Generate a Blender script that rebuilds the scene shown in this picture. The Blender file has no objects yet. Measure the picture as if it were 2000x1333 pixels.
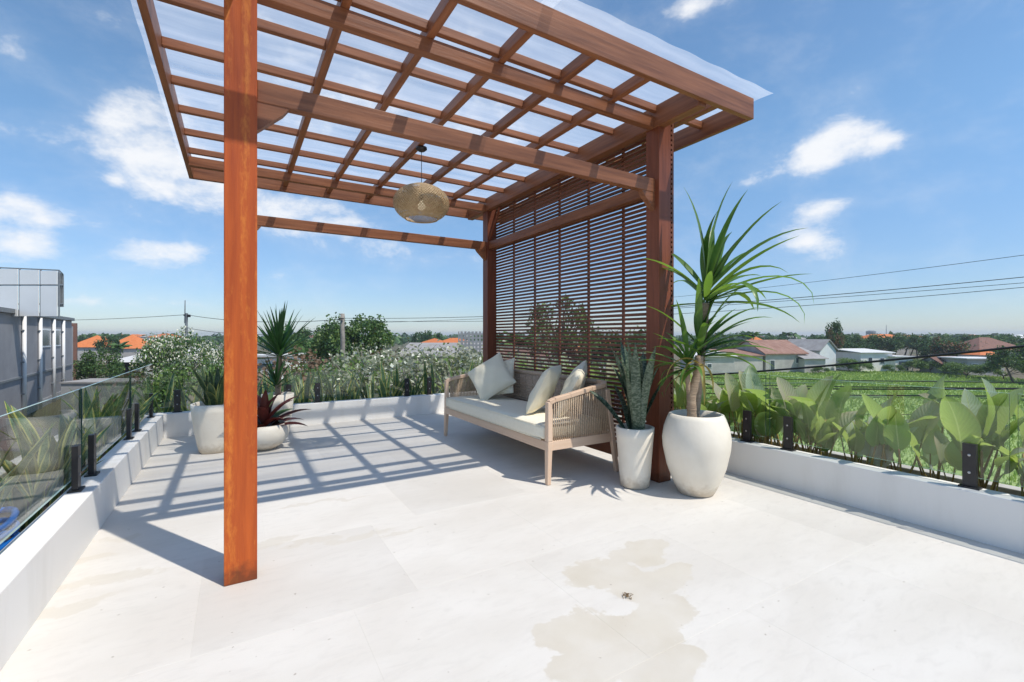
import bpy, bmesh, math, random
from mathutils import Vector, Matrix, Euler
R = math.radians
random.seed(7)
S = bpy.context.scene
COL = S.collection

# ------------------------------------------------------------------ camera, sky, sun, exposure
CAM_H = 1.15; FPX = 900.0; CX = 1000.0; CY = 655.0          # measured from the photograph (2000 x 1333)
YAW = math.atan(540 / 900.0)                                 # camera turned to the right of the deck's Y axis
FW = Vector((math.sin(YAW), math.cos(YAW), 0)); RT = Vector((math.cos(YAW), -math.sin(YAW), 0))
CAMP = Vector((0, 0, CAM_H))
GZ = -5.3                                                    # street level below the roof terrace
cd = bpy.data.cameras.new('camera'); cam = bpy.data.objects.new('camera', cd); COL.objects.link(cam)
cd.sensor_width = 36.0; cd.lens = FPX / 2000 * 36.0
cd.shift_y = -(666.5 - CY) / 2000.0
cd.clip_start = 0.05; cd.clip_end = 12000
cam.location = CAMP; cam.rotation_euler = (R(90), 0, -YAW)
S.camera = cam

SUNV = Vector((0.31, -0.543, 1.0)).normalized()              # towards the sun, from the lamp and rafter shadows
sl = bpy.data.lights.new('sun', 'SUN'); so = bpy.data.objects.new('sun', sl); COL.objects.link(so)
sl.energy = 2.95; sl.angle = R(0.53); sl.color = (1.0, 0.94, 0.85)
so.rotation_euler = SUNV.to_track_quat('Z', 'Y').to_euler(); so.location = (20, -30, 60)

W = bpy.data.worlds.new('World'); S.world = W; W.use_nodes = True
wn = W.node_tree.nodes; wl = W.node_tree.links; wn.clear()
def WN(t, **k):
    n = wn.new(t)
    for a, b in k.items(): setattr(n, a, b)
    return n
def wmath(op, a, b=None, c=None, clamp=False):
    n = WN('ShaderNodeMath', operation=op, use_clamp=clamp)
    for i, v in enumerate((a, b, c)):
        if v is None: continue
        if isinstance(v, (int, float)): n.inputs[i].default_value = v
        else: wl.new(v, n.inputs[i])
    return n.outputs[0]
sky = WN('ShaderNodeTexSky', sky_type='NISHITA'); sky.sun_disc = False
sky.sun_elevation = math.asin(SUNV.z); sky.sun_rotation = math.atan2(SUNV.x, SUNV.y)
sky.altitude = 20; sky.air_density = 1.0; sky.dust_density = 0.15; sky.ozone_density = 1.6
tc = WN('ShaderNodeTexCoord'); nrm = WN('ShaderNodeVectorMath', operation='NORMALIZE'); wl.new(tc.outputs['Generated'], nrm.inputs[0])
sp = WN('ShaderNodeSeparateXYZ'); wl.new(nrm.outputs[0], sp.inputs[0])
az = wmath('ARCTAN2', sp.outputs[0], sp.outputs[1]); el = wmath('ARCSINE', sp.outputs[2])
nz = WN('ShaderNodeTexNoise'); nz.inputs['Scale'].default_value = 8.5; nz.inputs['Detail'].default_value = 9; nz.inputs['Roughness'].default_value = 0.63; nz.inputs['Distortion'].default_value = 0.15
mp = WN('ShaderNodeMapping'); mp.inputs['Scale'].default_value = (1, 1, 1.7); wl.new(nrm.outputs[0], mp.inputs[0]); wl.new(mp.outputs[0], nz.inputs['Vector'])
# cumulus: (px, py, half width, half height, weight) read off the photograph, then the same kind of clouds all round the sky
CL = [(50,455,105,62,1.15),(15,420,60,50,.8),(30,245,110,34,.95),(20,95,50,34,.7),(185,28,80,26,.72),(225,220,60,40,.62),(285,285,80,60,.85),
      (345,345,95,58,.95),(480,392,120,42,.95),(640,430,110,34,.85),(760,485,90,24,.72),(355,497,85,30,1.0),(540,538,24,11,.8),(335,597,75,17,.62),
      (160,590,55,13,.6),(222,353,20,13,.6),(300,432,45,14,.6),(1650,265,55,42,.98),(1580,312,90,36,.95),(1738,275,38,26,.9),(1605,405,66,20,.92),(1590,470,85,30,1.0),
      (1350,14,95,28,.95),(1458,358,26,11,.75),(905,507,60,17,.7),(650,120,190,120,.62),(900,230,160,60,.55),(1010,60,150,60,.5),(460,230,120,60,.6)]
blobs = []
for px, py, sx, sy, w in CL:
    u = (px - CX) / FPX; v = (CY - py) / FPX; h = math.sqrt(1 + u * u)
    blobs.append((YAW + math.atan(u), math.atan(v / h), sx / FPX / (1 + u * u), sy / FPX / h / (1 + (v / h) ** 2), w))
rs = random.Random(3)
for k in range(12):
    a = YAW + R(58) + (2 * math.pi - R(116)) * (k + rs.uniform(.1, .9)) / 12
    blobs.append((a if a < math.pi else a - 2 * math.pi, R(rs.uniform(7, 55)), rs.uniform(.06, .16), rs.uniform(.03, .07), rs.uniform(.7, 1.0)))
tot = None
for a0, e0, sa, se, w in blobs:
    da = wmath('MULTIPLY', wmath('SUBTRACT', az, a0), 1 / sa); de = wmath('MULTIPLY', wmath('SUBTRACT', el, e0), 1 / se)
    g = wmath('MULTIPLY', wmath('EXPONENT', wmath('MULTIPLY', wmath('ADD', wmath('MULTIPLY', da, da), wmath('MULTIPLY', de, de)), -0.7)), w)
    tot = g if tot is None else wmath('ADD', tot, g)
tot = wmath('MINIMUM', tot, 1.15)
dens = wmath('ADD', tot, wmath('MULTIPLY', wmath('SUBTRACT', nz.outputs[0], 0.5), 2.9))
mr = WN('ShaderNodeMapRange', interpolation_type='SMOOTHSTEP'); wl.new(dens, mr.inputs[0])
mr.inputs[1].default_value = 0.36; mr.inputs[2].default_value = 1.45; mr.inputs[3].default_value = 0; mr.inputs[4].default_value = 0.93
mw = WN('ShaderNodeMapRange', interpolation_type='SMOOTHSTEP'); wl.new(wmath('MULTIPLY_ADD', tot, .55, wmath('MULTIPLY', wmath('SUBTRACT', nz.outputs[0], 0.42), 2.2)), mw.inputs[0]); mw.inputs[1].default_value = 0.0; mw.inputs[2].default_value = 1.0; mw.inputs[4].default_value = .17
mixc = WN('ShaderNodeMix', data_type='RGBA'); wl.new(wmath('MAXIMUM', mr.outputs[0], mw.outputs[0]), mixc.inputs[0]); tint = WN('ShaderNodeMix', data_type='RGBA', blend_type='MULTIPLY'); tint.inputs[0].default_value = 1; wl.new(sky.outputs[0], tint.inputs[6]); 
hz = WN('ShaderNodeMapRange', interpolation_type='SMOOTHSTEP'); wl.new(el, hz.inputs[0]); hz.inputs[1].default_value = 0.0; hz.inputs[2].default_value = .42
tcx = WN('ShaderNodeMix', data_type='RGBA'); wl.new(hz.outputs[0], tcx.inputs[0]); tcx.inputs[6].default_value = (.45, .52, .66, 1); tcx.inputs[7].default_value = (.68, .82, .86, 1)   # humid air near the horizon, cool white balance above
wl.new(tcx.outputs[2], tint.inputs[7])
wl.new(tint.outputs[2], mixc.inputs[6]); mixc.inputs[7].default_value = (5.0, 5.05, 5.15, 1)
bg = WN('ShaderNodeBackground'); bg.inputs[1].default_value = 0.135; wl.new(mixc.outputs[2], bg.inputs[0])
wo = WN('ShaderNodeOutputWorld'); wl.new(bg.outputs[0], wo.inputs[0])
try: W.cycles.sampling_method = 'MANUAL'; W.cycles.sample_map_resolution = 512
except Exception: pass

S.view_settings.view_transform = 'Standard'; S.view_settings.look = 'None'; S.view_settings.gamma = 1.0
S.view_settings.exposure = 0.55
try:
    S.cycles.max_bounces = 10; S.cycles.transparent_max_bounces = 24; S.cycles.caustics_reflective = False; S.cycles.caustics_refractive = False
except Exception: pass

# ------------------------------------------------------------------ helpers: pixels to places
def ray(px, py): return FW + RT * ((px - CX) / FPX) + Vector((0, 0, (CY - py) / FPX))
def at(px, d, z=None, py=None):                              # point at depth d in the direction of pixel column px
    p = CAMP + (FW + RT * ((px - CX) / FPX)) * d
    p.z = z if z is not None else (CAM_H + (CY - py) / FPX * d if py is not None else GZ)
    return p
def on_floor(px, py, z=0.0):
    d = ray(px, py); return CAMP + d * ((z - CAM_H) / d.z)

# ------------------------------------------------------------------ helpers: materials
MATS = {}
def nodes_of(name):
    m = bpy.data.materials.new(name); m.use_nodes = True; t = m.node_tree
    b = t.nodes.get('Principled BSDF'); MATS[name] = m
    return m, t, b
def ln(t, a, b): t.links.new(a, b)
def rgb(c): return (c[0], c[1], c[2], 1)
def pm(name, c1, c2=None, scale=8.0, stretch=(1, 1, 1), rough=0.6, bump=0.0, bscale=None, detail=5, lo=.35, hi=.65, rnd=0.0, world=True, metal=0, trans=0.0, spec=0.4, tcol=None, sheen=0):
    """procedural principled material: two colours mixed by stretched noise, optional bump, per-object brightness and leaf translucency"""
    m, t, b = nodes_of(name); c2 = c2 or c1
    if world: src = t.nodes.new('ShaderNodeNewGeometry').outputs['Position']
    else: src = t.nodes.new('ShaderNodeTexCoord').outputs['Object']
    mp = t.nodes.new('ShaderNodeMapping'); mp.inputs['Scale'].default_value = stretch; ln(t, src, mp.inputs[0])
    n = t.nodes.new('ShaderNodeTexNoise'); n.inputs['Scale'].default_value = scale; n.inputs['Detail'].default_value = detail; n.inputs['Roughness'].default_value = .6
    ln(t, mp.outputs[0], n.inputs['Vector'])
    mr = t.nodes.new('ShaderNodeMapRange'); mr.inputs[1].default_value = lo; mr.inputs[2].default_value = hi; ln(t, n.outputs[0], mr.inputs[0])
    mx = t.nodes.new('ShaderNodeMix'); mx.data_type = 'RGBA'; mx.inputs[6].default_value = rgb(c1); mx.inputs[7].default_value = rgb(c2); ln(t, mr.outputs[0], mx.inputs[0])
    col = mx.outputs[2]
    if rnd:
        oi = t.nodes.new('ShaderNodeObjectInfo'); r2 = t.nodes.new('ShaderNodeMapRange'); r2.inputs[3].default_value = 1 - rnd; r2.inputs[4].default_value = 1 + rnd
        ln(t, oi.outputs['Random'], r2.inputs[0]); hs = t.nodes.new('ShaderNodeHueSaturation'); ln(t, r2.outputs[0], hs.inputs['Value']); ln(t, col, hs.inputs['Color'])
        if len(stretch) and not world: pass
        col = hs.outputs[0]
    ln(t, col, b.inputs['Base Color'])
    b.inputs['Roughness'].default_value = rough; b.inputs['Metallic'].default_value = metal; b.inputs['Specular IOR Level'].default_value = spec
    if bump:
        n2 = n
        if bscale:
            n2 = t.nodes.new('ShaderNodeTexNoise'); n2.inputs['Scale'].default_value = bscale; n2.inputs['Detail'].default_value = 4; ln(t, mp.outputs[0], n2.inputs['Vector'])
        bp = t.nodes.new('ShaderNodeBump'); bp.inputs['Strength'].default_value = bump; bp.inputs['Distance'].default_value = 0.01
        ln(t, n2.outputs[0], bp.inputs['Height']); ln(t, bp.outputs[0], b.inputs['Normal'])
    if trans:
        tr = t.nodes.new('ShaderNodeBsdfTranslucent'); ms = t.nodes.new('ShaderNodeMixShader'); ms.inputs[0].default_value = trans
        hs2 = t.nodes.new('ShaderNodeMix'); hs2.data_type = 'RGBA'; hs2.blend_type = 'MULTIPLY'; hs2.inputs[0].default_value = 1; ln(t, col, hs2.inputs[6]); hs2.inputs[7].default_value = rgb(tcol or (1.5, 1.5, .8))
        ln(t, hs2.outputs[2], tr.inputs[0]); ln(t, b.outputs[0], ms.inputs[1]); ln(t, tr.outputs[0], ms.inputs[2])
        ln(t, ms.outputs[0], t.nodes['Material Output'].inputs[0])
    return m
def striped_leaf(name, edge, body, band, ew=.14, trans=.18, bandscale=30, rnd=.12, rough=.42):
    """sword leaf: coloured margins from the mesh's u coordinate, cross-banding from v"""
    m, t, b = nodes_of(name)
    uv = t.nodes.new('ShaderNodeUVMap'); s = t.nodes.new('ShaderNodeSeparateXYZ'); ln(t, uv.outputs[0], s.inputs[0])
    oi = t.nodes.new('ShaderNodeObjectInfo')
    ad = t.nodes.new('ShaderNodeVectorMath'); ad.operation = 'MULTIPLY_ADD'; ad.inputs[1].default_value = (2.2, bandscale, 0); ln(t, uv.outputs[0], ad.inputs[0])
    cb = t.nodes.new('ShaderNodeCombineXYZ'); ml = t.nodes.new('ShaderNodeMath'); ml.operation = 'MULTIPLY'; ml.inputs[1].default_value = 37; ln(t, oi.outputs['Random'], ml.inputs[0]); ln(t, ml.outputs[0], cb.inputs[2]); ln(t, cb.outputs[0], ad.inputs[2])
    n = t.nodes.new('ShaderNodeTexNoise'); n.inputs['Scale'].default_value = 1.0; n.inputs['Detail'].default_value = 4; n.inputs['Distortion'].default_value = .6; ln(t, ad.outputs[0], n.inputs['Vector'])
    r1 = t.nodes.new('ShaderNodeMapRange'); r1.inputs[1].default_value = .42; r1.inputs[2].default_value = .6; ln(t, n.outputs[0], r1.inputs[0])
    mx = t.nodes.new('ShaderNodeMix'); mx.data_type = 'RGBA'; mx.inputs[6].default_value = rgb(body); mx.inputs[7].default_value = rgb(band); ln(t, r1.outputs[0], mx.inputs[0])
    a = t.nodes.new('ShaderNodeMath'); a.operation = 'SUBTRACT'; a.inputs[1].default_value = .5; ln(t, s.outputs[0], a.inputs[0])
    ab = t.nodes.new('ShaderNodeMath'); ab.operation = 'ABSOLUTE'; ln(t, a.outputs[0], ab.inputs[0])
    r2 = t.nodes.new('ShaderNodeMapRange'); r2.inputs[1].default_value = .5 - ew - .04; r2.inputs[2].default_value = .5 - ew + .04; ln(t, ab.outputs[0], r2.inputs[0])
    m2 = t.nodes.new('ShaderNodeMix'); m2.data_type = 'RGBA'; ln(t, r2.outputs[0], m2.inputs[0]); ln(t, mx.outputs[2], m2.inputs[6]); m2.inputs[7].default_value = rgb(edge)
    r3 = t.nodes.new('ShaderNodeMapRange'); r3.inputs[3].default_value = 1 - rnd; r3.inputs[4].default_value = 1 + rnd; ln(t, oi.outputs['Random'], r3.inputs[0])
    hs = t.nodes.new('ShaderNodeHueSaturation'); ln(t, r3.outputs[0], hs.inputs['Value']); ln(t, m2.outputs[2], hs.inputs['Color'])
    ln(t, hs.outputs[0], b.inputs['Base Color']); b.inputs['Roughness'].default_value = rough
    tr = t.nodes.new('ShaderNodeBsdfTranslucent'); ln(t, hs.outputs[0], tr.inputs[0]); ms = t.nodes.new('ShaderNodeMixShader'); ms.inputs[0].default_value = trans
    ln(t, b.outputs[0], ms.inputs[1]); ln(t, tr.outputs[0], ms.inputs[2]); ln(t, ms.outputs[0], t.nodes['Material Output'].inputs[0])
    return m
def wood(name, c1, c2, axis, streak=None, rough=.45, rnd=.14, bump=.25):
    st = [38, 38, 38]; st[axis] = 2.2
    m = pm(name, c1, c2, scale=1.0, stretch=st, rough=rough, bump=bump, detail=6, rnd=rnd, lo=.3, hi=.7, spec=.35)
    if streak:
        t = m.node_tree; b = t.nodes['Principled BSDF']; src = b.inputs['Base Color'].links[0].from_socket
        g = t.nodes.new('ShaderNodeNewGeometry'); mp = t.nodes.new('ShaderNodeMapping'); s2 = [30, 30, 30]; s2[axis] = 9; mp.inputs['Scale'].default_value = s2; ln(t, g.outputs['Position'], mp.inputs[0])
        n = t.nodes.new('ShaderNodeTexNoise'); n.inputs['Scale'].default_value = 1.6; n.inputs['Detail'].default_value = 6; n.inputs['Roughness'].default_value = .7; ln(t, mp.outputs[0], n.inputs['Vector'])
        n3 = t.nodes.new('ShaderNodeTexNoise'); n3.inputs['Scale'].default_value = 1.0; n3.inputs['Detail'].default_value = 1; mp3 = t.nodes.new('ShaderNodeMapping'); s3 = [34, 34, 34]; s3[axis] = .7; mp3.inputs['Scale'].default_value = s3
        ln(t, g.outputs['Position'], mp3.inputs[0]); ln(t, mp3.outputs[0], n3.inputs['Vector'])
        mu = t.nodes.new('ShaderNodeMath'); mu.operation = 'MULTIPLY'; ln(t, n.outputs[0], mu.inputs[0]); ln(t, n3.outputs[0], mu.inputs[1])
        r = t.nodes.new('ShaderNodeMapRange'); r.inputs[1].default_value = .27; r.inputs[2].default_value = .42; r.inputs[4].default_value = .75; ln(t, mu.outputs[0], r.inputs[0])
        mx = t.nodes.new('ShaderNodeMix'); mx.data_type = 'RGBA'; ln(t, r.outputs[0], mx.inputs[0]); ln(t, src, mx.inputs[6]); mx.inputs[7].default_value = rgb(streak); ln(t, mx.outputs[2], b.inputs['Base Color'])
    return m
def glass(name, tint, refl=.05, power=4.0, rough=0.01, gain=.9):
    m, t, b = nodes_of(name); t.nodes.remove(b)
    tr = t.nodes.new('ShaderNodeBsdfTransparent'); tr.inputs[0].default_value = rgb(tint); gl = t.nodes.new('ShaderNodeBsdfGlossy'); gl.inputs['Roughness'].default_value = rough
    lw = t.nodes.new('ShaderNodeLayerWeight'); lw.inputs[0].default_value = .5
    p = t.nodes.new('ShaderNodeMath'); p.operation = 'POWER'; p.inputs[1].default_value = power; ln(t, lw.outputs['Facing'], p.inputs[0])
    q = t.nodes.new('ShaderNodeMath'); q.operation = 'MULTIPLY_ADD'; q.inputs[1].default_value = gain; q.inputs[2].default_value = refl; ln(t, p.outputs[0], q.inputs[0])
    ms = t.nodes.new('ShaderNodeMixShader'); ln(t, q.outputs[0], ms.inputs[0]); ln(t, tr.outputs[0], ms.inputs[1]); ln(t, gl.outputs[0], ms.inputs[2]); ln(t, ms.outputs[0], t.nodes['Material Output'].inputs[0])
    return m

BR1, BR2 = (.37, .145, .066), (.19, .07, .032)
for nm, ax in (('beam_x', 0), ('beam_y', 1), ('beam_z', 2)): wood(nm, BR1, BR2, ax)
wood('post_wood', (.26, .078, .036), (.16, .046, .022), 2, rnd=.1)
wood('post_orange', (.52, .105, .016), (.36, .062, .011), 2, streak=(.66, .20, .03), rnd=.03)
wood('slat_wood', (.22, .078, .038), (.14, .048, .025), 1, rnd=.16)
wood('teak_x', (.72, .53, .385), (.63, .44, .305), 0, rnd=.05, rough=.6); wood('teak_y', (.72, .53, .385), (.63, .44, .305), 1, rnd=.05, rough=.6); wood('teak_z', (.73, .54, .395), (.64, .45, .315), 2, rnd=.05, rough=.6)
pm('white_render', (.82, .80, .765), (.70, .675, .63), scale=1.0, stretch=(5, 5, .9), lo=.5, hi=.85, detail=7, rough=.85, bump=.12, bscale=60)
pm('soil', (.045, .03, .02), (.10, .07, .05), scale=25, rough=.95, bump=.9)
pm('trough_coping', (.55, .53, .49), (.40, .38, .35), scale=6, rough=.9, bump=.3)
pm('black_steel', (.018, .016, .017), (.03, .027, .028), scale=15, rough=.42, spec=.5)
pm('steel_bolt', (.45, .45, .46), rough=.3, metal=1)
pm('pot_white', (.84, .77, .65), (.78, .705, .585), scale=5, rough=.55, bump=.08, bscale=40)
pm('cushion_cloth', (.86, .80, .65), (.82, .755, .605), scale=40, rough=.95, bump=.12, bscale=240, spec=.1)
pm('pillow_cloth', (.83, .77, .61), (.78, .72, .56), scale=6, rough=.95, bump=.25, bscale=14, spec=.1, world=False)
pm('rope', (.62, .48, .35), (.48, .36, .25), scale=60, rough=.9, bump=.4, spec=.1)
pm('rope_dark', (.55, .42, .32), (.42, .315, .235), scale=60, rough=.9, bump=.4, spec=.1)
pm('bamboo', (.60, .43, .24), (.45, .30, .15), scale=30, rough=.55, world=False)
pm('dry_bits', (.12, .075, .04), (.25, .17, .09), scale=50, rough=.95)
pm('blue_plastic', (.012, .20, .72), (.01, .16, .6), scale=6, rough=.35)
pm('trunk_tan', (.42, .31, .21), (.30, .21, .14), scale=1, stretch=(14, 14, 120), rough=.85, bump=.8)
def two_sided(name, top, under):
    m, t, b = nodes_of(name); g = t.nodes.new('ShaderNodeNewGeometry'); oi = t.nodes.new('ShaderNodeObjectInfo')
    n = t.nodes.new('ShaderNodeTexNoise'); n.inputs['Scale'].default_value = 7; n.inputs['Detail'].default_value = 4; ln(t, g.outputs['Position'], n.inputs['Vector'])
    def mixed(f, a, b_):
        x = t.nodes.new('ShaderNodeMix'); x.data_type = 'RGBA'; ln(t, f, x.inputs[0])
        for i, v in ((6, a), (7, b_)):
            if isinstance(v, tuple): x.inputs[i].default_value = rgb(v)
            else: ln(t, v, x.inputs[i])
        return x.outputs[2]
    r = t.nodes.new('ShaderNodeMapRange'); r.inputs[1].default_value = .35; r.inputs[2].default_value = .65; ln(t, n.outputs[0], r.inputs[0])
    c = mixed(g.outputs['Backfacing'], mixed(r.outputs[0], *top), mixed(r.outputs[0], *under))
    uv = t.nodes.new('ShaderNodeUVMap'); su = t.nodes.new('ShaderNodeSeparateXYZ'); ln(t, uv.outputs[0], su.inputs[0])
    def mm(op, a, b_=0., c_=0.):
        x = t.nodes.new('ShaderNodeMath'); x.operation = op
        for i, v in enumerate((a, b_, c_)):
            if isinstance(v, float): x.inputs[i].default_value = v
            else: ln(t, v, x.inputs[i])
        return x.outputs[0]
    au = mm('ABSOLUTE', mm('SUBTRACT', su.outputs[0], .5)); ve = mm('SINE', mm('MULTIPLY', mm('MULTIPLY_ADD', au, -.5, su.outputs[1]), 95.))
    vein = mm('MULTIPLY_ADD', ve, .10, .95)
    vh = t.nodes.new('ShaderNodeHueSaturation'); ln(t, c, vh.inputs['Color']); ln(t, vein, vh.inputs['Value']); rib = t.nodes.new('ShaderNodeMapRange'); rib.inputs[1].default_value = .015; rib.inputs[2].default_value = .035; rib.inputs[3].default_value = .7; rib.inputs[4].default_value = 0; ln(t, au, rib.inputs[0])
    edg = t.nodes.new('ShaderNodeMapRange'); edg.inputs[1].default_value = .44; edg.inputs[2].default_value = .5; edg.inputs[4].default_value = .6; ln(t, mm('MULTIPLY', au, mm('MULTIPLY_ADD', n.outputs[0], .6, .68)), edg.inputs[0])
    c = mixed(edg.outputs[0], mixed(rib.outputs[0], vh.outputs[0], (.55, .58, .28)), (.45, .34, .14))
    bmp = t.nodes.new('ShaderNodeBump'); bmp.inputs['Strength'].default_value = .35; bmp.inputs['Distance'].default_value = .003; ln(t, ve, bmp.inputs['Height']); ln(t, bmp.outputs[0], b.inputs['Normal'])
    r3 = t.nodes.new('ShaderNodeMapRange'); r3.inputs[3].default_value = .78; r3.inputs[4].default_value = 1.2; ln(t, oi.outputs['Random'], r3.inputs[0])
    hs = t.nodes.new('ShaderNodeHueSaturation'); ln(t, r3.outputs[0], hs.inputs['Value']); ln(t, c, hs.inputs['Color']); ln(t, hs.outputs[0], b.inputs['Base Color']); b.inputs['Roughness'].default_value = .42
    tr = t.nodes.new('ShaderNodeBsdfTranslucent'); tr.inputs[0].default_value = (.50, .66, .16, 1); ms = t.nodes.new('ShaderNodeMixShader'); ms.inputs[0].default_value = .46
    ln(t, b.outputs[0], ms.inputs[1]); ln(t, tr.outputs[0], ms.inputs[2]); ln(t, ms.outputs[0], t.nodes['Material Output'].inputs[0])
two_sided('paddle_leaf', ((.12, .25, .05), (.20, .33, .09)), ((.42, .50, .40), (.55, .60, .50)))
two_sided('paddle_leaf_pink', ((.16, .25, .06), (.26, .32, .09)), ((.58, .47, .38), (.48, .50, .36)))
glass('balustrade_glass', (.968, .987, .978), refl=.035, power=3.6, gain=.6)
pm('glass_edge', (.35, .52, .46), rough=.2, spec=.6); pm('glass_joint', (.02, .05, .042), rough=.25, spec=.6)
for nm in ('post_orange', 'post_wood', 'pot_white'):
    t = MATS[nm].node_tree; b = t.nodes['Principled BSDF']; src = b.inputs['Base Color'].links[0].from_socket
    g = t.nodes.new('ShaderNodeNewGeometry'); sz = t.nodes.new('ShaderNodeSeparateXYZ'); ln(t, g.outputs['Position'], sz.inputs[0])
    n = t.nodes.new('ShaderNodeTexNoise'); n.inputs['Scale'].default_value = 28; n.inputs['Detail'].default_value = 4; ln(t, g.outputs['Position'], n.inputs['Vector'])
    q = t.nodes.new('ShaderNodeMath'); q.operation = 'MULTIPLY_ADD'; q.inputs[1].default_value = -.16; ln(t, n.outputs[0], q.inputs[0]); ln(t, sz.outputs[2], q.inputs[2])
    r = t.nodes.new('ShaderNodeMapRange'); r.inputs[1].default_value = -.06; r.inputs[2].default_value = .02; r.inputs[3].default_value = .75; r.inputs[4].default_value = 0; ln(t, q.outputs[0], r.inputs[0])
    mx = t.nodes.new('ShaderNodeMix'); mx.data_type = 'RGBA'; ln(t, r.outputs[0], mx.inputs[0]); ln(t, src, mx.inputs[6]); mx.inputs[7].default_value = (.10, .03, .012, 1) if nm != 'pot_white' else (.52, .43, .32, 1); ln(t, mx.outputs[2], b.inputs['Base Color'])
# clear dusty roofing sheet
m, t, b = nodes_of('roof_sheet')
b.inputs['Base Color'].default_value = (.85, .88, .92, 1); b.inputs['Roughness'].default_value = .3
g = t.nodes.new('ShaderNodeNewGeometry'); mp = t.nodes.new('ShaderNodeMapping'); mp.inputs['Scale'].default_value = (.35, 4.5, 1); ln(t, g.outputs['Position'], mp.inputs[0])
n = t.nodes.new('ShaderNodeTexNoise'); n.inputs['Scale'].default_value = 2.2; n.inputs['Detail'].default_value = 6; ln(t, mp.outputs[0], n.inputs['Vector'])
mr_ = t.nodes.new('ShaderNodeMapRange'); mr_.inputs[1].default_value = .3; mr_.inputs[2].default_value = .7; mr_.inputs[3].default_value = .24; mr_.inputs[4].default_value = .46; ln(t, n.outputs[0], mr_.inputs[0])
tl = t.nodes.new('ShaderNodeBsdfTranslucent'); tl.inputs[0].default_value = (.9, .92, .95, 1)
ms0 = t.nodes.new('ShaderNodeMixShader'); ms0.inputs[0].default_value = .75; ln(t, b.outputs[0], ms0.inputs[1]); ln(t, tl.outputs[0], ms0.inputs[2])
tp = t.nodes.new('ShaderNodeBsdfTransparent'); tp.inputs[0].default_value = (.97, .98, .985, 1)
ms = t.nodes.new('ShaderNodeMixShader'); ln(t, mr_.outputs[0], ms.inputs[0]); ln(t, tp.outputs[0], ms.inputs[1]); ln(t, ms0.outputs[0], ms.inputs[2]); ln(t, ms.outputs[0], t.nodes['Material Output'].inputs[0])
# bulb
m, t, b = nodes_of('bulb_glow'); b.inputs['Base Color'].default_value = (.9, .88, .8, 1); b.inputs['Emission Color'].default_value = (1, .86, .6, 1); b.inputs['Emission Strength'].default_value = .5
# terrace tile: pale stone look with fine veins, damp stains, dust
m, t, b = nodes_of('terrace_tile')
g = t.nodes.new('ShaderNodeNewGeometry'); P = g.outputs['Position']
oi = t.nodes.new('ShaderNodeObjectInfo')
def tnoise(scale, detail=4, stretch=(1, 1, 1), rough=.55, dist=0):
    mp = t.nodes.new('ShaderNodeMapping'); mp.inputs['Scale'].default_value = stretch; ln(t, P, mp.inputs[0])
    n = t.nodes.new('ShaderNodeTexNoise'); n.inputs['Scale'].default_value = scale; n.inputs['Detail'].default_value = detail; n.inputs['Roughness'].default_value = rough; n.inputs['Distortion'].default_value = dist
    ln(t, mp.outputs[0], n.inputs['Vector']); return n.outputs[0]
def tm(op, a, b_=None, c=None, clamp=False):
    n = t.nodes.new('ShaderNodeMath'); n.operation = op; n.use_clamp = clamp
    for i, v in enumerate((a, b_, c)):
        if v is None: continue
        if isinstance(v, (int, float)): n.inputs[i].default_value = v
        else: ln(t, v, n.inputs[i])
    return n.outputs[0]
def tmr(v, a, b_, c=0., d=1.):
    n = t.nodes.new('ShaderNodeMapRange'); n.interpolation_type = 'SMOOTHSTEP'; n.inputs[1].default_value = a; n.inputs[2].default_value = b_; n.inputs[3].default_value = c; n.inputs[4].default_value = d
    ln(t, v, n.inputs[0]); return n.outputs[0]
def tmix(f, a, b_):
    n = t.nodes.new('ShaderNodeMix'); n.data_type = 'RGBA'
    if isinstance(f, float): n.inputs[0].default_value = f
    else: ln(t, f, n.inputs[0])
    for i, v in ((6, a), (7, b_)):
        if isinstance(v, tuple): n.inputs[i].default_value = rgb(v)
        else: ln(t, v, n.inputs[i])
    return n.outputs[2]
base = tmix(tmr(tnoise(1.1, 5, (1, 2.2, 1), dist=.5), .3, .7), (.62, .585, .53), (.68, .65, .60))
base = tmix(tmr(tnoise(9, 6, (1, 3, 1), .65, .8), .45, .75, 0, .35), base, (.53, .50, .455))
tone = t.nodes.new('ShaderNodeHueSaturation'); ln(t, base, tone.inputs['Color']); ln(t, tmr(oi.outputs['Random'], 0, 1, .95, 1.02), tone.inputs['Value']); base = tone.outputs[0]
wn_ = t.nodes.new('ShaderNodeTexNoise'); wn_.inputs['Scale'].default_value = 3.2; wn_.inputs['Detail'].default_value = 7; wn_.inputs['Roughness'].default_value = .62; ln(t, P, wn_.inputs['Vector'])
wv = t.nodes.new('ShaderNodeVectorMath'); wv.operation = 'MULTIPLY_ADD'; wv.inputs[1].default_value = (.42, .42, 0); ln(t, wn_.outputs['Color'], wv.inputs[0]); wo_ = t.nodes.new('ShaderNodeVectorMath'); wo_.operation = 'ADD'; wo_.inputs[1].default_value = (-.21, -.21, 0); ln(t, P, wo_.inputs[0]); ln(t, wo_.outputs[0], wv.inputs[2])
sx = t.nodes.new('ShaderNodeSeparateXYZ'); ln(t, wv.outputs[0], sx.inputs[0])
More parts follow.
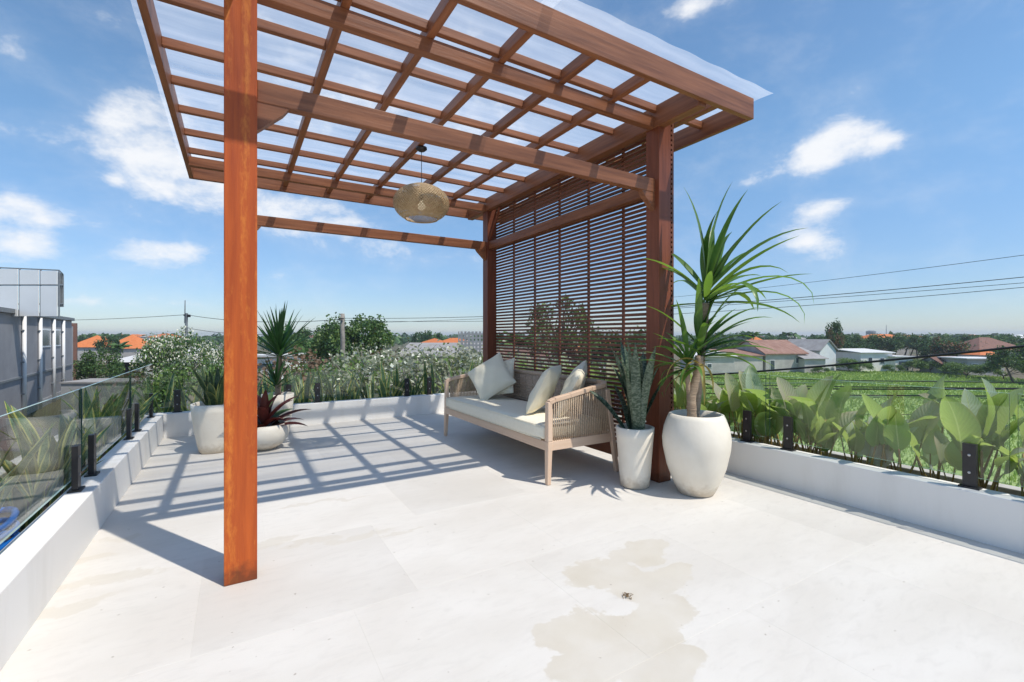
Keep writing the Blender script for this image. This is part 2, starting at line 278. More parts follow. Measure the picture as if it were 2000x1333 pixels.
# the damp patch: overlapping ellipses with a ragged edge
pts = [(1255, 1075, .17, .1), (1190, 1120, .2, .15), (1260, 1140, .22, .14), (1290, 1200, .17, .14), (1130, 1225, .16, .1), (1230, 1235, .25, .14), (1180, 1290, .22, .12), (1320, 1110, .07, .08), (1290, 1300, .2, .12), (1180, 1325, .2, .1)]
dm = None
for px, py, rx, ry in pts:
    q = on_floor(px, py); dx = tm('MULTIPLY', tm('SUBTRACT', sx.outputs[0], q.x), 1 / rx); dy = tm('MULTIPLY', tm('SUBTRACT', sx.outputs[1], q.y), 1 / ry)
    e = tm('ADD', tm('MULTIPLY', dx, dx), tm('MULTIPLY', dy, dy)); dm = e if dm is None else tm('MINIMUM', dm, e)
dm = tm('ADD', dm, tm('MULTIPLY', tm('SUBTRACT', tnoise(5, 6, rough=.6), .5), 1.2))
stain = tm('MULTIPLY', tmr(dm, .86, 1.08, 1, 0), tmr(tnoise(4, 5), .25, .7, .5, 1))
d2 = None
for px, py, rx, ry in [(540, 1062, .12, .05), (610, 1060, .2, .035), (700, 1048, .2, .03), (780, 1038, .12, .02), (600, 985, .22, .025), (680, 975, .15, .02), (200, 1140, .25, .06), (160, 1100, .2, .04), (120, 1200, .16, .05), (230, 1050, .12, .05)]:
    q = on_floor(px, py); dx = tm('MULTIPLY', tm('SUBTRACT', sx.outputs[0], q.x), 1 / rx); dy = tm('MULTIPLY', tm('SUBTRACT', sx.outputs[1], q.y), 1 / ry)
    e = tm('ADD', tm('MULTIPLY', dx, dx), tm('MULTIPLY', dy, dy)); d2 = e if d2 is None else tm('MINIMUM', d2, e)
d2 = tm('ADD', d2, tm('MULTIPLY', tm('SUBTRACT', tnoise(11, 4), .5), 2.0))
stain2 = tmr(d2, .5, 1.2, .55, 0)
base = tmix(stain, base, tmix(tmr(tnoise(5, 4), .3, .7), (.56, .51, .425), (.60, .555, .475)))
base = tmix(stain2, base, (.575, .53, .45))
spk = tmr(tnoise(38, 1), .755, .79, 0, .6); base = tmix(spk, base, (.28, .23, .18))
ln(t, base, b.inputs['Base Color']); b.inputs['Roughness'].default_value = .62; b.inputs['Specular IOR Level'].default_value = .3
bp = t.nodes.new('ShaderNodeBump'); bp.inputs['Strength'].default_value = .08; bp.inputs['Distance'].default_value = .004; ln(t, tnoise(60, 4), bp.inputs['Height']); ln(t, bp.outputs[0], b.inputs['Normal'])
pm('grout', (.62, .59, .54), (.56, .53, .48), scale=12, rough=.9)
# leaves
striped_leaf('sword_yellow_edge', (.56, .53, .15), (.075, .155, .05), (.15, .24, .11), trans=.28)
striped_leaf('sword_dark', (.05, .09, .04), (.025, .055, .026), (.15, .19, .13), ew=.03, bandscale=46, trans=.08)
striped_leaf('sword_pot', (.30, .32, .09), (.04, .085, .03), (.085, .13, .06), ew=.08)
pm('yucca_leaf', (.03, .10, .028), (.065, .16, .045), scale=4, rough=.38, trans=.15, rnd=.25)
pm('dracaena_leaf', (.085, .19, .04), (.16, .28, .075), scale=3, rough=.36, trans=.38, rnd=.22, tcol=(1.5, 1.4, .5))
pm('dracaena_dry', (.42, .32, .10), (.30, .26, .08), scale=6, rough=.6, trans=.25, rnd=.2)
pm('brom_red', (.075, .016, .018), (.13, .04, .03), scale=6, rough=.35, trans=.15, rnd=.3, tcol=(1.6, .8, .6))
pm('brom_green', (.07, .15, .05), (.11, .19, .08), scale=6, rough=.35, trans=.2, rnd=.2)
pm('paddle_stalk', (.34, .26, .06), (.24, .14, .05), scale=9, rough=.6)
LEAFS = {'deep': ((.028, .07, .024), (.055, .11, .035)), 'mid': ((.05, .12, .03), (.10, .18, .05)), 'light': ((.11, .19, .04), (.17, .24, .065)), 'grey': ((.20, .215, .15), (.32, .33, .25)), 'brown': ((.17, .10, .06), (.24, .15, .10)), 'rust': ((.20, .09, .05), (.14, .10, .05))}
for k, (a, b_) in LEAFS.items(): pm('leaf_' + k, a, b_, scale=.8, rough=.55, trans=.2, rnd=.18)
pm('flower_white', (.80, .80, .72), (.85, .82, .6), scale=20, rough=.7, trans=.2, tcol=(1, 1, .95))
pm('bark', (.12, .09, .065), (.20, .16, .12), scale=9, rough=.95, bump=.8, world=False)
pm('bark_grey', (.30, .28, .25), (.20, .18, .16), scale=9, rough=.95, bump=.6, world=False)
# far things
pm('ground_far', (.075, .085, .04), (.16, .13, .09), scale=.03, rough=1, detail=8)
pm('rice', (.20, .31, .075), (.31, .40, .14), scale=.12, stretch=(1, 3, 1), rough=.9, bump=1, bscale=3, detail=8)
pm('rice_blade', (.22, .33, .08), (.33, .42, .14), scale=.2, rough=.8, trans=.25)
pm('road', (.09, .09, .09), (.13, .125, .12), scale=2, rough=.95)
pm('wall_grey', (.25, .25, .265), (.30, .30, .315), scale=.6, rough=.9, rnd=.03)
pm('wall_pale', (.56, .525, .49), (.42, .395, .37), scale=.7, rough=.9, rnd=.1)
pm('wall_white', (.82, .79, .75), (.74, .71, .67), scale=.8, rough=.9, rnd=.05)
pm('wall_blue', (.68, .70, .70), (.60, .63, .64), scale=.8, rough=.9)
pm('wall_block', (.40, .40, .40), (.32, .32, .32), scale=2, rough=.95)
pm('tin_white', (.74, .73, .72), (.60, .60, .59), scale=1.2, stretch=(1, 6, 1), rough=.55, rnd=.08)
pm('tin_rust', (.22, .11, .075), (.34, .20, .15), scale=.8, stretch=(3, 1, 1), rough=.7, detail=8)
pm('tin_grey', (.36, .35, .34), (.28, .26, .25), scale=.9, rough=.7)
pm('tile_orange', (.62, .20, .06), (.52, .15, .045), scale=2, rough=.8, rnd=.12)
pm('tile_brown', (.22, .115, .085), (.17, .09, .07), scale=2, rough=.85, rnd=.1)
pm('interior_shade', (.02, .022, .025), (.035, .035, .04), scale=2, rough=.5)  # near-black colour that paints the shade under the shelter roof
pm('window_dark', (.05, .065, .08), (.08, .10, .12), scale=1, rough=.15, spec=.8)
pm('pipe_white', (.80, .80, .80), rough=.5); pm('panel_white', (.90, .89, .86), (.86, .85, .82), scale=1, rough=.6)
pm('steel_grey', (.22, .24, .25), (.16, .17, .18), scale=4, rough=.5)
pm('cable_black', (.012, .012, .013), rough=.6); pm('concrete_pole', (.33, .30, .26), (.22, .2, .175), scale=6, rough=.95, bump=.4)

# ------------------------------------------------------------------ helpers: meshes and things
ORG = {}
class B:
    """collects polygons; build() links them as ONE mesh object, stored relative to its parent's origin"""
    def __init__(s): s.v = []; s.f = []; s.m = []; s.uv = []; s.hasuv = False
    def add(s, vs, fs, mi=0, uvs=None):
        o = len(s.v); s.v += [tuple(p) for p in vs]
        for f in fs: s.f.append(tuple(i + o for i in f)); s.m.append(mi)
        s.uv += list(uvs) if uvs else [(0, 0)] * len(vs)
        if uvs: s.hasuv = True
    def box(s, lo, hi, mi=0):
        x0, y0, z0 = lo; x1, y1, z1 = hi
        s.add([(x0,y0,z0),(x1,y0,z0),(x1,y1,z0),(x0,y1,z0),(x0,y0,z1),(x1,y0,z1),(x1,y1,z1),(x0,y1,z1)],
              [(0,3,2,1),(4,5,6,7),(0,1,5,4),(1,2,6,5),(2,3,7,6),(3,0,4,7)], mi); return s
    def bar(s, p, q, w, h, up=(0, 0, 1), mi=0, w2=None, h2=None):
        p = Vector(p); q = Vector(q); d = (q - p).normalized(); up = Vector(up)
        sd = d.cross(up)
        if sd.length < 1e-4: sd = d.cross(Vector((0, 1, 0)))
        sd.normalize(); u = sd.cross(d).normalized(); vs = []
        for c, ww, hh in ((p, w, h), (q, w2 or w, h2 or h)):
            for a, b in ((-1, -1), (1, -1), (1, 1), (-1, 1)): vs.append(c + sd * (a * ww / 2) + u * (b * hh / 2))
        s.add(vs, [(3, 2, 1, 0), (4, 5, 6, 7), (0, 1, 5, 4), (1, 2, 6, 5), (2, 3, 7, 6), (3, 0, 4, 7)], mi); return s
    def tube(s, pts, rad, n=6, mi=0, cap=True):
        pts = [Vector(p) for p in pts]; k = len(pts); rad = rad if isinstance(rad, (list, tuple)) else [rad] * k
        vs = []; ref = None
        for i, p in enumerate(pts):
            d = (pts[min(i + 1, k - 1)] - pts[max(i - 1, 0)]).normalized()
            if ref is None: ref = Vector((1, 0, 0)) if abs(d.x) < .9 else Vector((0, 1, 0))
            a = (ref - d * ref.dot(d)).normalized(); b = d.cross(a); ref = a
            for j in range(n):
                th = 2 * math.pi * j / n; vs.append(p + (a * math.cos(th) + b * math.sin(th)) * rad[i])
        fs = [(i * n + j, i * n + (j + 1) % n, (i + 1) * n + (j + 1) % n, (i + 1) * n + j) for i in range(k - 1) for j in range(n)]
        if cap: fs += [tuple(range(n - 1, -1, -1)), tuple((k - 1) * n + j for j in range(n))]
        s.add(vs, fs, mi); return s
    def lathe(s, prof, c=(0, 0, 0), n=32, mi=0, close=False):
        vs = [(c[0] + r * math.cos(2 * math.pi * j / n), c[1] + r * math.sin(2 * math.pi * j / n), c[2] + z) for r, z in prof for j in range(n)]
        fs = [(i * n + j, i * n + (j + 1) % n, (i + 1) * n + (j + 1) % n, (i + 1) * n + j) for i in range(len(prof) - 1) for j in range(n)]
        if close: fs += [tuple(range(n - 1, -1, -1)), tuple((len(prof) - 1) * n + j for j in range(n))]
        s.add(vs, fs, mi); return s
    def mesh(s, name, mats, off=Vector((0, 0, 0)), smooth=False):
        me = bpy.data.meshes.new(name); me.from_pydata([(a - off.x, b - off.y, c - off.z) for a, b, c in s.v], [], s.f)
        for x in (mats if isinstance(mats, (list, tuple)) else [mats]): me.materials.append(MATS[x])
        if max(s.m, default=0): me.polygons.foreach_set('material_index', s.m)
        if smooth: me.polygons.foreach_set('use_smooth', [True] * len(s.f))
        if s.hasuv:
            ul = me.uv_layers.new(name='UVMap'); li = [0] * len(me.loops); me.loops.foreach_get('vertex_index', li)
            ul.data.foreach_set('uv', [c for i in li for c in s.uv[i]])
        me.update(); return me
    def build(s, name, mats, parent=None, smooth=False, bevel=0):
        off = ORG[parent.name] if parent else Vector((0, 0, 0))
        o = bpy.data.objects.new(name, s.mesh(name, mats, off, smooth)); COL.objects.link(o)
        if parent: o.parent = parent
        ORG[o.name] = off
        if bevel:
            bv = o.modifiers.new('bevel', 'BEVEL'); bv.width = bevel; bv.segments = 2; bv.limit_method = 'ANGLE'
        return o
def tag(o, label, cat, group=None):
    o['label'] = label; o['category'] = cat
    if group: o['group'] = group
    return o
def thing(name, label, cat, loc=(0, 0, 0), group=None):
    o = bpy.data.objects.new(name, None); COL.objects.link(o); o.location = loc; o.empty_display_size = .2
    ORG[o.name] = Vector(loc); return tag(o, label, cat, group)
def struct(o, kind='structure'): o['kind'] = kind; return o
def inst(name, me, parent, loc=(0, 0, 0), rot=(0, 0, 0), sc=(1, 1, 1)):      # a part sharing mesh data, placed relative to its parent
    o = bpy.data.objects.new(name, me); COL.objects.link(o); o.parent = parent; o.location = loc; o.rotation_euler = rot; o.scale = sc
    return o
def copy_tree(o, parent=None):
    c = o.copy(); COL.objects.link(c); c.parent = parent
    for ch in list(o.children): copy_tree(ch, c)
    return c

# ------------------------------------------------------------------ ground, field, sky-high things come later
XL, XR, YB, YF = -0.69, 3.55, 6.40, -2.6          # inner faces of the three parapets, and how far the deck runs behind the camera
g = B(); n = 24; ext = 2600
g.add([(-ext, -ext, GZ), (ext, -ext, GZ), (ext, ext, GZ), (-ext, ext, GZ)], [(0, 1, 2, 3)]); struct(g.build('ground', 'ground_far'))
fa = [at(1330, 86), at(1560, 84), at(1790, 82), at(1985, 66), at(2500, 46), at(2900, 14), at(1700, 6.5), at(1290, 22)]
f = B(); f.add([(p.x, p.y, GZ + .03) for p in fa], [tuple(range(len(fa) - 1, -1, -1))]); struct(f.build('rice_field', 'rice'))
# rice: blades nobody could count
rr = random.Random(11); gb = B()
def field_pt():
    while True:
        d = 15 + 66 * rr.random() ** .8; px = rr.uniform(1380, 2060)
        if d < 82 - max(0, px - 1800) * .075: return at(px, d)
for i in range(30000):
    p = field_pt(); a = rr.uniform(0, math.pi); h = rr.uniform(.18, .36); w = (.012 + .0016 * (p - CAMP).dot(FW)) * rr.uniform(.7, 1.5); ca, sa = math.cos(a) * w, math.sin(a) * w
    lx, ly = rr.uniform(-.12, .12), rr.uniform(-.12, .12)
    gb.add([(p.x - ca, p.y - sa, GZ), (p.x + ca, p.y + sa, GZ), (p.x + lx, p.y + ly, GZ + h)], [(0, 1, 2)])
struct(gb.build('rice_plants', 'rice_blade'), 'stuff')
for d0, lift in ((33, .25), (47, .3), (62, .3)):           # low bunds between the paddies
    bb = B(); pts = [at(px, d0 + 2.5 * math.sin(px / 130.) + (px - 1500) * -.006, GZ + .12) for px in range(1340, 2300, 60)]
    bb.tube(pts, .2, 6); struct(bb.build('field_bund', 'leaf_mid'))
rd = B(); q = [at(-60, 26), at(330, 24), at(330, 29), at(-60, 34)]; rd.add([(p.x, p.y, GZ + .02) for p in q], [(3, 2, 1, 0)]); struct(rd.build('lane', 'road'))

# ------------------------------------------------------------------ roof terrace
TO = 0.60                                                   # planter trough clear width
PT = 0.135; PH = 0.27; TH = 0.012
ts = B(); ts.box((XL - .9, YF, -.35), (XR + .9, YB + .9, -.02)); slab = struct(ts.build('terrace_floor', 'grout'))
TW = .843; j = .0001
tmesh = {}
def tile_piece(x0, x1, y0, y1):
    k = (round(x1 - x0, 3), round(y1 - y0, 3))
    if k not in tmesh:
        bb = B(); w, h = k; e = .0005
        bb.add([(0,0,-.018),(w,0,-.018),(w,h,-.018),(0,h,-.018),(0,0,-e),(w,0,-e),(w,h,-e),(0,h,-e),(e,e,0),(w-e,e,0),(w-e,h-e,0),(e,h-e,0)],
               [(0,1,5,4),(1,2,6,5),(2,3,7,6),(3,0,4,7),(4,5,9,8),(5,6,10,9),(6,7,11,10),(7,4,8,11),(8,9,10,11)]); tmesh[k] = bb.mesh('tile', 'terrace_tile')
    inst('tile', tmesh[k], slab, (x0, y0, 0))
y = 2.84 - TW * 8; row = 0
while y < YB - .01:
    y0, y1 = max(y, YF), min(y + TW, YB)
    if y1 > YF + .05:
        x = -.419 - TW * 2 + (row % 3) * TW / 3
        while x < XR:
            x0, x1 = max(x, XL), min(x + TW, XR)
            if x1 - x0 > .02: tile_piece(x0 + j, x1 - j, y0 + j, y1 - j)
            x += TW
    y += TW; row += 1
def wallbox(name, lo, hi, label, m='white_render', bevel=.006):
    bb = B(); bb.box(lo, hi); return tag(bb.build(name, m, bevel=bevel), label, 'wall')
wallbox('parapet_wall', (XL - PT, YF, -.02), (XL, YB + PT, PH), 'low white parapet under the glass, running beside the grey warehouse side')
wallbox('parapet_wall', (XL, YB, -.02), (XR, YB + PT, PH), 'low white parapet behind the sofa and pots, facing the flowering trees')
wallbox('parapet_wall', (XR, YF, -.02), (XR + PT, YB + PT, PH), 'low white parapet under glass, on the rice field side')
wallbox('trough_wall', (XL - PT - TO - .1, YF, -.02), (XL - PT - TO, YB + PT + TO + .1, .16), 'thin outer planter wall towards the grey warehouse', 'trough_coping')
wallbox('trough_wall', (XL - PT - TO, YB + PT + TO, -.02), (XR + PT + TO, YB + PT + TO + .1, .16), 'thin outer planter wall behind the striped sword plants, towards the flowering trees', 'trough_coping')
wallbox('trough_wall', (XR + PT + TO, YF, -.02), (XR + PT + TO + .1, YB + PT + TO + .1, .16), 'thin outer planter wall behind the paddle-leaved plants, towards the rice field', 'trough_coping')
for lo, hi in (((XL - PT - TO, YF), (XL - PT, YB + PT + TO)), ((XL - PT, YB + PT), (XR + PT, YB + PT + TO)), ((XR + PT, YF), (XR + PT + TO, YB + PT + TO))):
    bb = B(); nx = 10; ny = 60 if hi[1] - lo[1] > 3 else 10
    if hi[0] - lo[0] > 3: nx = 60
    vs = [(lo[0] + (hi[0] - lo[0]) * i / nx, lo[1] + (hi[1] - lo[1]) * k / ny, .06 + random.uniform(-.012, .02)) for k in range(ny + 1) for i in range(nx + 1)]
    bb.add(vs, [(k * (nx + 1) + i, k * (nx + 1) + i + 1, (k + 1) * (nx + 1) + i + 1, (k + 1) * (nx + 1) + i) for k in range(ny) for i in range(nx)]); struct(bb.build('planter_soil', 'soil', smooth=True))
hb = B(); hb.box((XL - .85, YF - 4, GZ), (XR + .85, YB + .85, -.35)); tag(hb.build('house_body', 'white_render'), 'white house walls carrying the roof terrace', 'building')

# ------------------------------------------------------------------ glass balustrade: each pane with its own two black clamps
cl = B(); cl.box((-.03, -.014, .010), (.03, .014, .255)); clamp_me = cl.mesh('clamp_post', 'black_steel')
pb = B(); pb.box((-.045, -.03, 0), (.045, .03, .010)); plate_me = pb.mesh('base_plate', 'black_steel')
bo = B(); bo.lathe([(0.0001, 0), (.007, .001), (.007, .004), (0.0001, .006)], n=10); bolt_me = bo.mesh('bolt', 'steel_bolt')
def pane(p, q, inward, ends, label):
    """glass from p to q (plan points), clamps at the given distances along it; inward points to the deck"""
    p = Vector((*p, 0)); q = Vector((*q, 0)); d = (q - p); L = d.length; d.normalize(); inn = Vector((*inward, 0))
    t = thing('glass_balustrade', label, 'balustrade', (p.x, p.y, PH), 'frameless glass panes on black clamps')
    bb = B(); a = p + d * .006; c = q - d * .006; bb.bar(a + Vector((0, 0, .58)), c + Vector((0, 0, .58)), .010, .50); bb.m = [0] * 6
    for k in (0, 1, 3, 5): bb.m[k] = 0
    bb.m[0] = 2; bb.m[1] = 2; bb.m[2] = 1; bb.m[4] = 1
    bb.build('pane', ['balustrade_glass', 'glass_edge', 'glass_joint'], t)
    for e in ends:
        c = p + d * e + inn * .021
        rz = math.atan2(d.y, d.x)
        o = inst('clamp_post', clamp_me, t, (c - p), (0, 0, rz)); inst('base_plate', plate_me, o)
        s = 1 if (Matrix.Rotation(rz, 3, 'Z') @ Vector((0, 1, 0))).dot(inn) > 0 else -1
        for hz in (.09, .19): inst('bolt', bolt_me, o, (0, s * .014, hz), (R(-90 * s), 0, 0))
GXL, GYB, GXR = XL - .105, YB + .105, XR + .105
for a, b_, e, lab in ((.72, 2.18, (.17, 1.29), 'glass pane over the lowest stretch of the warehouse-side parapet'), (2.20, 3.68, (.17, 1.31), 'glass pane beside the blue hose, warehouse side, before the orange post'),
                      (3.70, 5.20, (.15, 1.32), 'glass pane on the warehouse-side parapet level with the middle of the pergola'), (5.22, 6.46, (.17, 1.0), 'glass pane on the warehouse-side parapet that ends at the corner by the tall pot')):
    pane((GXL, a), (GXL, b_), (1, 0), e, lab)
for a, b_, e, lab in ((-.74, .74, (.17, 1.32), 'glass pane behind the tall pot and the spiky yucca'), (.76, 2.28, (.16, 1.36), 'glass pane behind the striped lamp shadow, facing the flowering trees'), (2.30, 3.6, (.16, 1.1), 'glass pane behind the sofa arm, facing the flowering trees')):
    pane((a, GYB), (b_, GYB), (0, -1), e, lab)
for a, b_, e, lab in ((-.6, .74, (.17, 1.17), 'glass pane on the field-side parapet past the single clamp'), (.76, 2.10, (.16, 1.18), 'glass pane in front of the densest paddle leaves'), (2.12, 3.60, (.15, 1.3), 'glass pane behind the big egg-shaped pot'),
                      (3.62, 5.1, (.17, 1.3), 'glass pane behind the slatted screen and sofa'), (5.12, 6.4, (.17, 1.1), 'glass pane behind the screen at the back corner post')):
    pane((GXR, a), (GXR, b_), (-1, 0), e, lab)

# ------------------------------------------------------------------ pergola
pg = thing('pergola', 'reddish timber pergola with clear roof sheet and slatted side screen', 'pergola', (1.45, 3.9, 0))
PW = .134; PX = (-.046, 2.82); PY = (2.48, 5.32); ZB = 2.772; ZR = 2.862; ZT = 2.938
def part(name, lo, hi, m, parent=pg, bevel=.004): bb = B(); bb.box(lo, hi); return bb.build(name, m, parent, bevel=bevel)
for i, x in enumerate(PX):
    for k, y in enumerate(PY):
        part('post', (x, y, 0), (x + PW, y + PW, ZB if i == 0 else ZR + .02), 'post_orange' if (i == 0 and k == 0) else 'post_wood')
for y in PY:
    yc = y + PW / 2
    part('lower_beam', (PX[0] + PW, yc - .028, 2.27), (PX[1], yc + .028, 2.375), 'beam_x')
    part('upper_beam', (PX[0] - .34, yc - .03, ZB), (PX[1] + .0, yc + .03, ZR), 'beam_x')
    for sx_, x in ((1, PX[0] + PW), (-1, PX[1])):
        bb = B(); w = .024
        bb.add([(x, yc - w, 2.27), (x + sx_ * .14, yc - w, 2.27), (x + sx_ * .115, yc - w, 2.235), (x, yc - w, 2.13),
                (x, yc + w, 2.27), (x + sx_ * .14, yc + w, 2.27), (x + sx_ * .115, yc + w, 2.235), (x, yc + w, 2.13)],
               [(0, 1, 2, 3), (7, 6, 5, 4), (0, 4, 5, 1), (1, 5, 6, 2), (2, 6, 7, 3), (3, 7, 4, 0)]); bb.build('bracket', 'beam_x', pg)
FX0, FX1, FY0, FY1 = -.42, 3.40, 2.07, 5.93
for x in [.02 + .471 * k for k in range(6)]: part('rafter', (x - .024, FY0 + .04, ZR), (x + .024, FY1 - .04, ZT), 'beam_y')
part('header_beam', (2.845 - .04, FY0 + .04, ZB + .002), (2.845 + .04, FY1 - .04, ZT), 'beam_y')
part('header_beam', (3.13 - .03, FY0 + .04, ZR + .02), (3.13 + .03, FY1 - .04, ZT), 'beam_y')
for y in [2.51 + .475 * k for k in range(7)]: part('purlin', (FX0 + .04, y - .019, ZT - .05), (FX1 - .04, y + .019, ZT + .004), 'beam_x')
part('fascia', (FX0, FY0, ZR - .06), (FX1, FY0 + .04, ZT + .022), 'beam_x'); part('fascia', (FX0, FY1 - .04, ZR - .06), (FX1, FY1, ZT + .022), 'beam_x')
part('fascia', (FX0, FY0 + .04, ZR - .06), (FX0 + .04, FY1 - .04, ZT + .02), 'beam_y'); part('fascia', (FX1 - .04, FY0 + .04, ZR - .06), (FX1, FY1 - .04, ZT + .02), 'beam_y')
for xa, xb in ((FX0 - .07, 1.52), (1.45, FX1 + .09)):      # two overlapping clear sheets with a shallow wave
    bb = B(); nx, ny = 40, 96; z0 = ZT + .034 + (.008 if xa > 0 else 0)
    vs = [(xa + (xb - xa) * i / nx, FY0 - .10 + (FY1 - FY0 + .2) * k / ny, z0 + .007 * math.sin(k * 2 * math.pi * 8 / ny * 1.0) + .004 * math.sin(i * .9 + xa)) for k in range(ny + 1) for i in range(nx + 1)]
    bb.add(vs, [(k * (nx + 1) + i, k * (nx + 1) + i + 1, (k + 1) * (nx + 1) + i + 1, (k + 1) * (nx + 1) + i) for k in range(ny) for i in range(nx)]); bb.build('roof_sheet', 'roof_sheet', pg, smooth=True)
bb = B(); bb.tube([(2.84, PY[1] - .02, 2.40), (2.84, PY[1] - .30, 2.756)], .018, 6); bb.build('brace', 'post_wood', pg)
# slatted screen on the outer face of the right-hand posts
SX = PX[1] + PW + .001
scr = part('slat_screen', (SX - .045, PY[0] + PW, .07), (SX + .0, PY[1], .18), 'slat_wood')
part('screen_rail', (PX[1] + .02, PY[0] + PW, 2.272), (PX[1] + .085, PY[1], 2.372), 'beam_y', scr)
sb = B(); sb.box((0, 0, 0), (.020, PY[1] + PW - PY[0], .0218)); sme = sb.mesh('slat', 'slat_wood')
z = .20
while z < ZT - .09:
    inst('slat', sme, scr, Vector((SX, PY[0] + random.uniform(-.002, .002), z)) - ORG[scr.name]); z += .0385
vb = B(); vb.box((0, -.011, .08), (.018, .011, ZT - .08)); vme = vb.mesh('batten', 'slat_wood')
for y in (PY[0] + .016, 3.03, 3.505, 3.98, 4.455, 4.925, PY[1] + PW - .016): inst('batten', vme, scr, Vector((SX + .0205, y, 0)) - ORG[scr.name])

# ------------------------------------------------------------------ pendant lamp: woven bamboo shade
LP = Vector((1.455, 4.03, 2.35))
lamp = thing('pendant_lamp', 'flattened round woven bamboo pendant lamp hanging from a rafter', 'lamp', LP)
def shade_r(v):                                           # v 0 bottom rim .. 1 top
    th = -1.02 + v * 2.30; return .252 * math.cos(th) ** .85 if abs(th) < 1.5 else .02, .165 * math.sin(th) * (1.0)
bb = B(); nst = 62; ns = 26
for fam in (1, -1):
    for k in range(nst):
        vs = []
        for i in range(ns + 1):
            v = i / ns; r, zz = shade_r(v); a = 2 * math.pi * k / nst + fam * v * 1.5; off = .0016 * fam * math.cos(i * math.pi + k * math.pi)
            for s_ in (-.0062, .0062):
                aa = a + s_ / max(r, .03); vs.append(LP + Vector(((r + off) * math.cos(aa), (r + off) * math.sin(aa), zz)))
        bb.add(vs, [(2 * i, 2 * i + 1, 2 * i + 3, 2 * i + 2) for i in range(ns)])
sh = bb.build('shade', 'bamboo', lamp)
for v in (0.0, 1.0):
    r, zz = shade_r(v); rb = B(); rb.tube([LP + Vector((r * math.cos(a * math.pi / 16), r * math.sin(a * math.pi / 16), zz)) for a in range(33)], .006, 6, cap=False); rb.build('rim', 'bamboo', sh, smooth=True)
cb = B(); cb.tube([LP + Vector((0, 0, .09)), LP + Vector((0, 0, .50))], .0032, 6); cb.build('cord', 'black_steel', lamp)
cb = B(); cb.lathe([(.0001, .512), (.05, .512), (.05, .495), (.03, .478), (.0001, .476)], LP, 20); cb.build('ceiling_rose', 'black_steel', lamp, smooth=True)
cb = B(); cb.lathe([(.0001, .10), (.018, .10), (.020, .03), (.0001, .03)], LP, 14); sk = cb.build('socket', 'black_steel', lamp, smooth=True)
cb = B(); cb.lathe([(.012, .03), (.016, .015), (.032, -.015), (.034, -.03), (.028, -.052), (.012, -.064), (.0001, -.066)], LP, 18); cb.build('bulb', 'bulb_glow', lamp, smooth=True)

# ------------------------------------------------------------------ sofa
X0, X1, Y0, Y1 = 2.07, 2.69, 2.90, 4.90
sofa = thing('sofa', 'pale timber outdoor sofa with rope-strung arms and a cream seat cushion', 'sofa', (2.4, 3.9, 0))
for y in (Y0, Y1):
    s_ = -1 if y == Y0 else 1
    bb = B(); bb.bar((X0 - .012, y + s_ * .006, 0), (X0, y, .33), .038, .034, (1, 0, 0), w2=.05, h2=.046); bb.bar((X0, y, .33), (X0, y, .635), .05, .046, (1, 0, 0), w2=.044, h2=.04); bb.build('front_leg', 'teak_z', sofa, bevel=.006)
    bb = B(); bb.bar((X1 + .075, y + s_ * .012, 0), (X1 - .03, y, .70), .034, .036, (1, 0, 0), w2=.042, h2=.046); bb.build('back_leg', 'teak_z', sofa, bevel=.006)
    bb = B(); pts = [(X0, y, .628), (X0 + .05, y, .648), (X0 + .2, y, .672), (X0 + .42, y, .712), (X1 - .06, y, .735), (X1 - .01, y - s_ * .05, .745), (X1, y - s_ * .13, .748)]
    for a, c in zip(pts, pts[1:]): bb.bar(a, c, .046, .036)
    bb.build('arm_rail', 'teak_x', sofa, bevel=.005)
    bb = B(); bb.bar((X0, y, .295), (X1 + .03, y, .295), .034, .075); bb.build('side_rail', 'teak_x', sofa, bevel=.005)
    bb = B()                                              # ropes from arm rail to side rail, closer together towards the back
    N = 30
    for k in range(N):
        u = (k + .5) / N; xa = X0 + .035 + (X1 - X0 - .07) * u; za = .642 + .10 * u
        xb = X0 + .035 + (X1 - X0 - .03) * u
        for o_ in (-.013, .013): bb.tube([(xa, y + o_, za), (xb, y + o_ * .9, .30)], .0046, 5)
    bb.build('arm_ropes', 'rope', sofa, smooth=True)
bb = B(); bb.bar((X0, Y0 + .02, .292), (X0, Y1 - .02, .292), .04, .07); bb.build('front_rail', 'teak_y', sofa, bevel=.005)
bb = B(); bb.bar((X1 + .02, Y0 + .02, .30), (X1 + .02, Y1 - .02, .30), .034, .07); bb.build('back_rail', 'teak_y', sofa, bevel=.005)
bb = B(); bb.tube([(X1, Y0 + .12, .748), (X1 + .012, (Y0 + Y1) / 2, .752), (X1, Y1 - .12, .748)], .021, 10); bb.build('back_top_rail', 'rope_dark', sofa, smooth=True)
bb = B(); nb = 150                                        # back: rope wound close over the frame with three open bands
for k in range(nb):
    y = Y0 + .05 + (Y1 - Y0 - .1) * k / (nb - 1)
    if k % 10 in (8,): continue
    bb.tube([(X1 + .015, y, .33), (X1 + .004, y, .745)], .0062, 5)
for k in range(26):
    z = .40 + .013 * k
    if k in (8, 9, 17): continue
    w = .006 * (1 if k % 2 else -1); bb.tube([(X1 + .006 + w, Y0 + .04, z), (X1 + .014 + w, (Y0 + Y1) / 2, z), (X1 + .006 + w, Y1 - .04, z)], .0056, 5)
bb.build('back_ropes', 'rope_dark', sofa, smooth=True)
for k in range(9):
    y = Y0 + .12 + (Y1 - Y0 - .24) * k / 8; bb = B(); bb.box((X0 + .02, y - .03, .305), (X1, y + .03, .327)); bb.build('seat_slat', 'teak_x', sofa)
